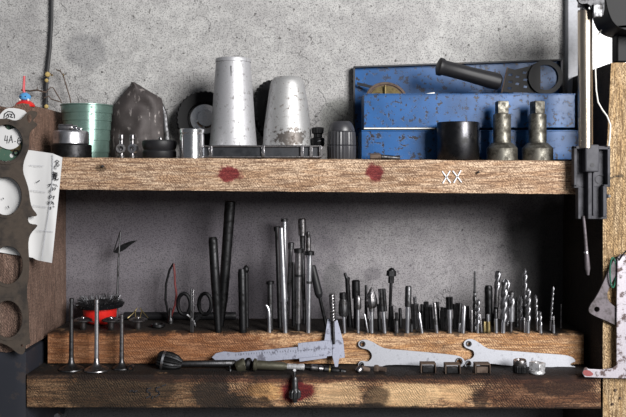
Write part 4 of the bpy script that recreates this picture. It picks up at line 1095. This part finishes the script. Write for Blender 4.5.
part(MB().ring(zc(329.5,369.9), (zc(345,372)-zc(323,369)), .0086, .006, .003, 20), 'socket_band', M['brass'], r)

# caliper
def YC(py): return .076 - (py-318)/(368-318)*.022
r = thing('vernier_caliper', 'pale steel vernier caliper leaning on the block with closed jaws at its right', 'caliper', (at(300,0,.06).x,.06,ZP))
c3 = lambda pts: [at(x,y,YC(y)) for x,y in pts]
part(MB().plate([c3([(212,356),(217,352.3),(226,350.8),(234,352),(260,348.6),(332,346),(333,355.5),(262,361),(236,361.5),(222,361),(213,360)][:0] or
      [(212,357),(216,353),(224,351.2),(236,352.2),(262,349.8),(298,346.6),(333,345.5),(333,355.5),(298,358.5),(262,361.3),(236,361),(216,360.5)])], .003), 'beam', M['caliper'], r, bevel=.0004)
part(MB().plate([[p + Vector((0,-.002,0)) for p in c3([(298,342.6),(332.5,339.5),(332.5,347.2),(298,349.8)])]], .003), 'slide', M['caliper'], r, bevel=.0005)
part(MB().plate([[p + Vector((0,-.002,0)) for p in c3([(299,357.5),(326.5,355),(327,357.4),(299.5,361.2)])]], .003), 'slide', M['caliper'], r, bevel=.0005)
part(MB().plate([[p + Vector((0,.001,0)) for p in c3([(327.5,319),(330.5,318.5),(332.2,345),(333,350),(324,342)])]], .003), 'inside_jaw', M['caliper'], r, bevel=.0004)
part(MB().plate([[p + Vector((0,-.001,0)) for p in c3([(332.8,344),(334.2,320),(337.3,319.5),(343.3,341),(345,357),(339.2,358),(338,366.2),(335,367),(332.2,356)])]], .0035), 'fixed_jaw', M['caliper'], r, bevel=.0005)
mb = MB()
for k in range(34):
    x_ = 236 + k*2.6; yb = 353.2 - (x_-236)*.058 
    h = 2.6 if k % 5 == 0 else 1.5
    q = c3([(x_-.22,yb),(x_+.22,yb),(x_+.22,yb+h),(x_-.22,yb+h)])
    mb.plate([[p + Vector((0,-.003,0)) for p in q]], .00025)
o = part(mb, 'scale_marks', M['ink'], r)
part(MB().lathe(at(314,342,YC(342)-.004), at(314,337.8,YC(338)-.003), [(0,.002),(.3,.004),(1,.004)], 14, ), 'lock_screw', M['steel_mid'], r) if False else None

# spanners
def YS(py): return .0765 - (py-340)/30*.005
def spanner(name, label, outline, holes, lab_x):
    r = thing(name, label, 'spanner', (at(lab_x,0,.06).x,.062,ZP), 'flat spanners leaning on the block')
    loops = [[at(x,y,YS(y)) for x,y in smooth_loop(outline,1)]] + [circ(c, rr, YS, 16) for c, rr in holes]
    part(MB().plate(loops, .0032), 'spanner_body', M['spanner'], r, bevel=.0005)
    for c, rr in holes:
        q = at(c[0],c[1],YS(c[1])-.0034)
        part(MB().ring(q, (0,1,.0), (rr+1.1)*.00207, rr*.00207, .0012, 20), 'hole_rim', M['dark'], r)
    return r
spanner('flat_spanner', 'pale flat spanner with hooked open jaw and a round hole at its tail end',
  [(359.5,340.5),(364,339.2),(368,339.8),(373,341.8),(379,345.8),(386,348.6),(400,349.6),(427,352),(453,354.6),(460,356),(464.5,359.5),(464.5,364),(461,367.2),(455,367.6),(442,367),(419,365),(388,364.2),(379,367),(373,370.8),(367,370.8),(360,369),(357.6,364.5),(359.5,361),(363,360.3),(367.5,361.6),(371,358.8),(372,355.5),(370.5,351.5),(367,348.8),(362,348.2),(358.6,346.2),(358,343)],
  [((362.6,344),1.9),((361.6,364.8),1.6),((459,361.5),2.7)], 410)
spanner('flat_spanner', 'pale flat spanner with hooked open jaw and a notched right tail end',
  [(464,341),(468,338.6),(473,339),(478,341.8),(484,346.5),(490,349.2),(510,350.6),(530,352.2),(556,354),(567,355),(573,357.5),(575.5,361),(572,362.3),(569.5,363.6),(571,365.6),(575.5,366),(573,369.2),(566,369.4),(537,367.6),(505,365),(491,363),(481,363.8),(476,367.2),(470,368.8),(465,366.6),(464,362.5),(466,359.6),(470.5,358.8),(473.6,356.2),(474.2,353),(472.5,349.8),(468.5,348.6),(464.6,346.8),(463.4,344)],
  [((468.8,343.8),1.9),((468.4,363.4),1.9)], 515)

# U clips
for (px, Y, lab) in [(428.5,.012,'rusty channel clip before the middle of the left spanner'), (453,.006,'rusty channel clip under the holed end of the left spanner'), (483,.010,'rusty channel clip before the jaw of the right spanner')]:
    x = at(px,0,Y).x; zb = zl_(x)
    r = thing('channel_clip', lab, 'clip', (x,Y+.01,zb), 'channel clips on the lower board')
    w_ = .0155; h = .0195
    mb = MB(); t_=.0022; mb.box((x-w_,Y,zb),(x-w_+t_,Y+.022,zb+h-t_)); mb.box((x+w_-t_,Y,zb),(x+w_,Y+.022,zb+h-t_)); mb.box((x-w_,Y,zb+h-t_),(x+w_,Y+.022,zb+h))
    part(mb, 'channel', M['rusty'], r, bevel=.0008)
    part(MB().box((x-w_+.004,Y+.005,zb),(x+w_-.004,Y+.02,zb+h*.62)), 'insert', M['rusty'] if px > 470 else M['black'], r, bevel=.001)
# rusty bolts by the left spanner jaw
r = thing('rusty_bolt', 'short curved rusty bolt under the jaw of the left spanner', 'bolt', (at(362,0,.02).x,.02,ZP))
part(MB().lathe(at(357.5,372,.016), at(361.5,367.5,.022), [(0,.006),(.3,.0075),(.8,.0075),(1,.006)], 14), 'bolt_head', M['steel_mid'], r)
part(MB().lathe(at(361,368,.022), at(369,369.8,.03), [(0,.006),(.5,.0052),(1,.0045)], 14), 'bolt_shank', M['rusty'], r)
r = thing('rusty_bolt', 'small rusty hex bolt lying before the neck of the left spanner', 'bolt', (at(379,0,.03).x,.03,ZP))
part(MB().lathe(at(374.5,368.6,.03), at(379,368.6,.026), [(0,.0065),(.2,.0078),(.8,.0078),(1,.0065)], 6), 'bolt_head', M['rusty'], r)
part(MB().lathe(at(379,368.8,.026), at(386,369.8,.02), [(0,.0052),(1,.005)], 14), 'bolt_shank', M['rusty'], r)

# two nuts
x = at(520,0,.022).x; Y = .022
r = thing('knurled_nut', 'dark round knurled nut before the right spanner, beside the pale one', 'nut', (x,Y,zl_(x)))
z0 = zl_(x)
part(MB().lathe((x,Y,z0),(x,Y,z0+.015), [(0,.012),(.1,.0142),(.85,.0142),(1,.013)], 72, rfun=lambda q,t: 1+.04*math.cos(q*20)), 'nut_body', M['black'], r, ang=20)
part(MB().lathe((x,Y,z0+.0148),(x-.001,Y,z0+.026), [(0,.0125),(.2,.0135),(.8,.0135),(1,.012),(1,.007),(.6,.006)], 28), 'nut_collar', M['steel_mid'], r)
x = at(537,0,.014).x; Y = .014; z0 = zl_(x)
r = thing('square_nut', 'pale shiny square nut with rounded foot on the lower board', 'nut', (x,Y,z0))
part(MB().lathe((x,Y,z0),(x,Y,z0+.008), [(0,.0145),(.3,.016),(.8,.015),(1,.012)], 32), 'foot', M['nutwhite'], r)
part(MB().lathe((x,Y,z0+.0075),(x+.001,Y,z0+.0225), [(0,.0165),(.9,.0172),(1,.016),(1,.009),(.6,.008)], 4, ), 'nut_body', M['nutwhite'], r, bevel=.0012)

# chuck key hanging on a nail in front of the lower board
Y = -.012
r = thing('chuck_key', 'small dark chuck key with a toothed head hanging on the front of lower board', 'chuck key', tuple(at(295,402,Y)))
part(MB().lathe(at(294.6,370,Y+.006), at(294.6,378,Y+.001), [(0,.0028),(.1,.003),(.12,.0022),(1,.0022)], 12), 'pin', M['black'], r)
part(MB().lathe(at(295,402,Y), at(294.8,377,Y), [(0,.004),(.05,.005),(.14,.0055),(.15,.009),(.2,.0122),(.42,.0122),(.5,.008),(.55,.0066),(.9,.0062),(1,.004)], 48,
     rfun=lambda q,t: (1 - .18*(math.cos(q*10) > 0)) if .16 < t < .46 else 1), 'key_body', M['dark'], r, ang=25)
part(MB().lathe(at(295,403,Y), at(295,400,Y), [(0,.002),(.2,.0035),(1,.0042)], 14), 'bright_tip', M['steel'], r)
part(MB().lathe(at(294.6,371,.001), at(294.6,370.2,Y-.004), [(0,.0012),(.85,.0012),(.86,.0028),(1,.0028)], 12), 'hanging_nail', M['steel'], r)

# bolt head peeping under the lower board at the left
p = at(59,416,.02)
r = thing('small_bolt', 'small dark bolt peeping out under the left end of the lower board', 'bolt', tuple(p))
part(MB().lathe(p + Vector((0,.02,-.004)), p + Vector((0,-.012,.002)), [(0,.003),(.6,.003),(.62,.008),(1,.007)], 6), 'bolt_body', M['steel_mid'], r)

# ------------------------------------------------------------ right: strut with bracket
YB_ = -.03
r = thing('support_strut', 'shiny steel tube ending in a grey cast bracket, hanging before the right upright', 'strut', tuple(at(587,275,YB_)))
Ytb = -.026
t0 = at(585.5,148,Ytb); t1 = at(585,11,Ytb)
rt = 7.1*S(Ytb)
mtube = metal('scratched_nickel_tube', (.62,.54,.44), (.4,.33,.25), .27, ns=30, lo=.5, hi=.75, stretch=(1,1,.15), bs=.04)
part(MB().lathe(t0, t1, [(0,rt),(1,rt)], 40), 'tube', mtube, r)
part(MB().lathe(at(584.5,12,Ytb), at(584.3,3,Ytb), [(0,rt*.95),(.2,rt*.9),(.25,rt*.6),(.55,rt*.6),(.6,rt*.95),(1,rt*.9)], 28), 'tube_collar', M['steel_mid'], r)
part(MB().lathe(at(584,4,Ytb), at(584,-12,Ytb), [(0,rt*.42),(1,rt*.42)], 20), 'inner_rod', M['chrome'], r)
for (px, py) in [(588,141.5-7.5),(584,9),(587,13)]:
    mb = MB(); q = at(px, py, Ytb-rt+.0008); mb.lathe(q + Vector((0,.002,0)), q - Vector((0,.0006,0)), [(0,.0022),(1,.0022)], 12)
    part(mb, 'pin_hole', M['black'], r)
# bracket: back plate with raised rims and a tongue
yb0 = YB_ + .020
def rect(x0, y0, x1, y1, Ya, Yb_, mb):
    a = at(x0,y0,Ya); b_ = at(x1,y1,Ya); mb.box((a.x, Ya, b_.z), (b_.x, Yb_, a.z)); return mb
mb = MB()
rect(574,146,610,187,yb0-.004,yb0,mb); rect(578,187,607,219,yb0-.004,yb0,mb)
part(mb, 'back_plate', M['bracket'], r, bevel=.001)
mb = MB()
for (x0,y0,x1,y1) in [(574,146,577,187),(607.5,146,610.5,186),(574,146,586,149),(596,147,610,149.5),(574,184.5,579,188),(578,186,581,219),(588,172,592,219),(592.8,172,594.5,216),(603,186,606.5,217),(604,184.5,610.5,187)]:
    rect(x0,y0,x1,y1,YB_,yb0-.003,mb)
part(mb, 'rim', M['bracket'], r, bevel=.0012)
mb = MB(); rect(585.5,144.5,599.5,172,YB_-.008,yb0-.003,mb)
part(mb, 'tongue', M['bracket'], r, bevel=.003, seg=3)
q = at(592.3,165,YB_-.0082)
part(MB().lathe(q + Vector((0,.001,0)), q - Vector((0,.0004,0)), [(0,.0042),(1,.0042)], 20), 'tongue_hole', M['ink'], r)
part(MB().ring(at(599.5,179.5,yb0-.0044), (0,1,0), .0088, .0078, .0012, 28), 'cast_circle', M['black'], r)
q = at(608,196,yb0-.01)
part(MB().lathe(q + Vector((-.004,.006,0)), q + Vector((.001,-.006,0)), [(0,.003),(.4,.003),(.5,.0045),(1,.003)], 10), 'screw', M['steel'], r)
part(MB().tube([at(583.5,216,YB_+.01), at(585,232,YB_+.01), at(586.2,248,YB_+.01), at(586.8,256,YB_+.01), at(587.5,268,YB_+.01), at(588,275,YB_+.01)], [.0028,.003,.0032,.0042,.0052,.0024], 14), 'pull_rod', M['lever'], r)
part(MB().lathe(at(586.1,251.5,YB_+.01), at(586.3,253,YB_+.01), [(0,.0042),(1,.0045)], 12), 'rod_ring', M['steel'], r)

# black machine housing above
YH = -.045
def soft_plate(outline, Y0, th, sm=2): return MB().plate([[at(x,y,Y0) for x,y in smooth_loop(outline,sm)]], th)
r = thing('machine_housing', 'glossy black rounded housing hanging into the upper right corner', 'housing', tuple(at(612,30,YH+.02)))
part(soft_plate([(588,-10),(590,8),(593,22),(598,32),(606,37),(616,39),(630,39.5),(650,40),(650,-10)], .035, .085), 'shell', M['casting'], r, bevel=.012, seg=5)
part(soft_plate([(574,-8),(577,3),(581,5),(588,4),(592,14),(602,18),(604,8),(603,-8)], YH-.004, .006, 1), 'lug', M['black'], r, bevel=.0015)
mb = MB(); rect(593.5,4,602.5,17,YH-.016,YH-.009,mb)
part(mb, 'lug_plate', M['dark'], r, bevel=.001)
mb = MB(); rect(617,30,628,62,-.0,.03,mb)
part(mb, 'leg', M['casting'], r, bevel=.003)
# thin white cable
Yv = -.006
r = MB().tube([at(601.5,30,.0), at(597,36,-.004), at(595.2,50,Yv), at(595.4,70,Yv), at(596.2,90,Yv), at(598,102,Yv), at(602.5,110,Yv), at(607,116,Yv), at(610.5,125,Yv), at(609.6,140,Yv), at(608.6,146,Yv)],
              .0016, 8).build('white_cable', M['white']); tag(r, 'thin white cable curving down the side of the right upright', 'cable')

# steel square
YQ = -.014
r = thing('steel_square', 'rust pitted pale steel square hanging at the right edge of the photo', 'square', tuple(at(620,376,YQ)))
part(MB().plate([[at(x,y,YQ) for x,y in [(617,257),(619,254.5),(623,254),(640,254),(640,378),(622,378),(600,377.3),(584,376.6),(582,373),(583.5,367.8),(586,366.8),(588,368.6),(600,369.2),(612,367.8),(616,364.5),(616,300)]]], .0035), 'square_blade', M['rule'], r, bevel=.0008)
part(MB().plate([[at(x,y,YQ-.0036) for x,y in smooth_loop([(582.5,372.5),(584,370),(589,370),(594,374),(591,376.3),(585,376)],1)]], .0003), 'red_paint_patch', plain('dull_red_paint',(.25,.06,.06),.6), r)
part(MB().tube([at(632,248,YQ-.006), at(626,251,YQ-.006), at(621.5,256.5,YQ-.006), at(619.5,260,YQ-.005), at(617.5,257,YQ-.002), at(615,258,YQ)], .0016, 8), 'hanging_wire', M['black'], r)
# lever
YV = -.008
r = thing('triangular_lever', 'grey steel triangular lever with a round hole behind the hanging steel square', 'lever', tuple(at(600,322,YV)))
lv = [(616,256.5),(611,263),(604,279),(596,296),(588.5,306),(587.8,311.5),(592,315),(603,319.5),(616,325.5),(624,328),(624,312),(616,307.5),(609.5,302.5),(606.5,297),(607.5,290),(612,281),(620,266),(622,258)]
part(MB().plate([[at(x,y,YV) for x,y in smooth_loop(lv,1)], circ((596.2,309),2.6,YV,20)], .004), 'lever_arm', M['lever'], r, bevel=.0008)
r = thing('green_ring', 'thin dark green ring seen edge-on at the top of the triangular lever', 'ring', tuple(at(613,290,YV-.008)))
lp = [at(612.8+3.6*math.cos(a), 272.5+15*math.sin(a), YV-.006) + Vector((0,.004*math.cos(a),0)) for a in [2*PI*i/32 for i in range(33)]]
part(MB().tube(lp, .0016, 8), 'ring_body', M['glass_green'], r)

# ------------------------------------------------------------ parts of parts
SUB = {'bolt':'hub','rivet':'tin_body','dark_spot':'ball','white_spot':'ball','pin_hole':'tube','tongue_hole':'tongue','cast_circle':'back_plate','lug_plate':'lug',
 'scale_marks':'beam','hole_rim':('gasket_plate','spanner_body'),'gauge_pointer':'gauge_face','bright_band':'chuck_head','socket_band':'end_socket',
 'eyelet':'disc_plate','bare_patch':'disc_plate','red_paint_patch':'square_blade','wire_tufts':'brush_ring','chalk_mark':'plank','pencil_mark':'plank','rod_ring':'pull_rod',
 'handwriting':('sheet','tag_card'),'fold_line':'sheet','ruled_line':'sheet','ink_spot':'sheet','lettering':'card_body','slot':'cone_body','edge_strip':'neck',
 'lid_rim':'lid','tray_lip':'upper_tray','bright_tip':'key_body','nail':('plank','post'),'tip_band':'shaft','scissors':''}
for o in list(C.objects):
    if o.type == 'MESH' and o.parent and o.parent.type == 'EMPTY':
        k = SUB.get(o.name.split('.')[0])
        if not k: continue
        k = (k,) if isinstance(k, str) else k
        for sib in [q for q in C.objects if q.parent == o.parent and q is not o]:
            if sib.name.split('.')[0] in k: o.parent = sib; break

# ------------------------------------------------------------ camera, lights, view
cam = bpy.data.cameras.new('camera'); co = bpy.data.objects.new('camera', cam); C.objects.link(co)
co.location = (0, -D, 0); co.rotation_euler = (R(90), 0, 0)
cam.sensor_fit = 'HORIZONTAL'; cam.sensor_width = 36; cam.lens = 36 * D / 1.252
cam.shift_x = 0; cam.shift_y = -(208.5 - HY) / 626.
sc.camera = co

def area(name, loc, target, size, energy, col, sy=None):
    l = bpy.data.lights.new(name, 'AREA'); l.shape = 'RECTANGLE'; l.size = size; l.size_y = sy or size
    l.energy = energy; l.color = col
    o = bpy.data.objects.new(name, l); C.objects.link(o); o.location = loc
    o.rotation_euler = (Vector(target) - Vector(loc)).to_track_quat('-Z', 'Y').to_euler()
    return o
area('workshop_window_light', (1.6, -2.35, .79), (0, .1, -.0), 1.2, 168, (1, .985, .97), 1.15)
wd = bpy.data.worlds.new('world'); sc.world = wd; wd.use_nodes = True
bg = wd.node_tree.nodes['Background']; bg.inputs[0].default_value = (.85,.9,1,1); bg.inputs[1].default_value = .12

vs_ = sc.view_settings
sc.display_settings.display_device = 'sRGB'
vs_.view_transform = 'Standard'; vs_.look = 'None'; vs_.exposure = 0; vs_.gamma = 1; vs_.use_curve_mapping = False
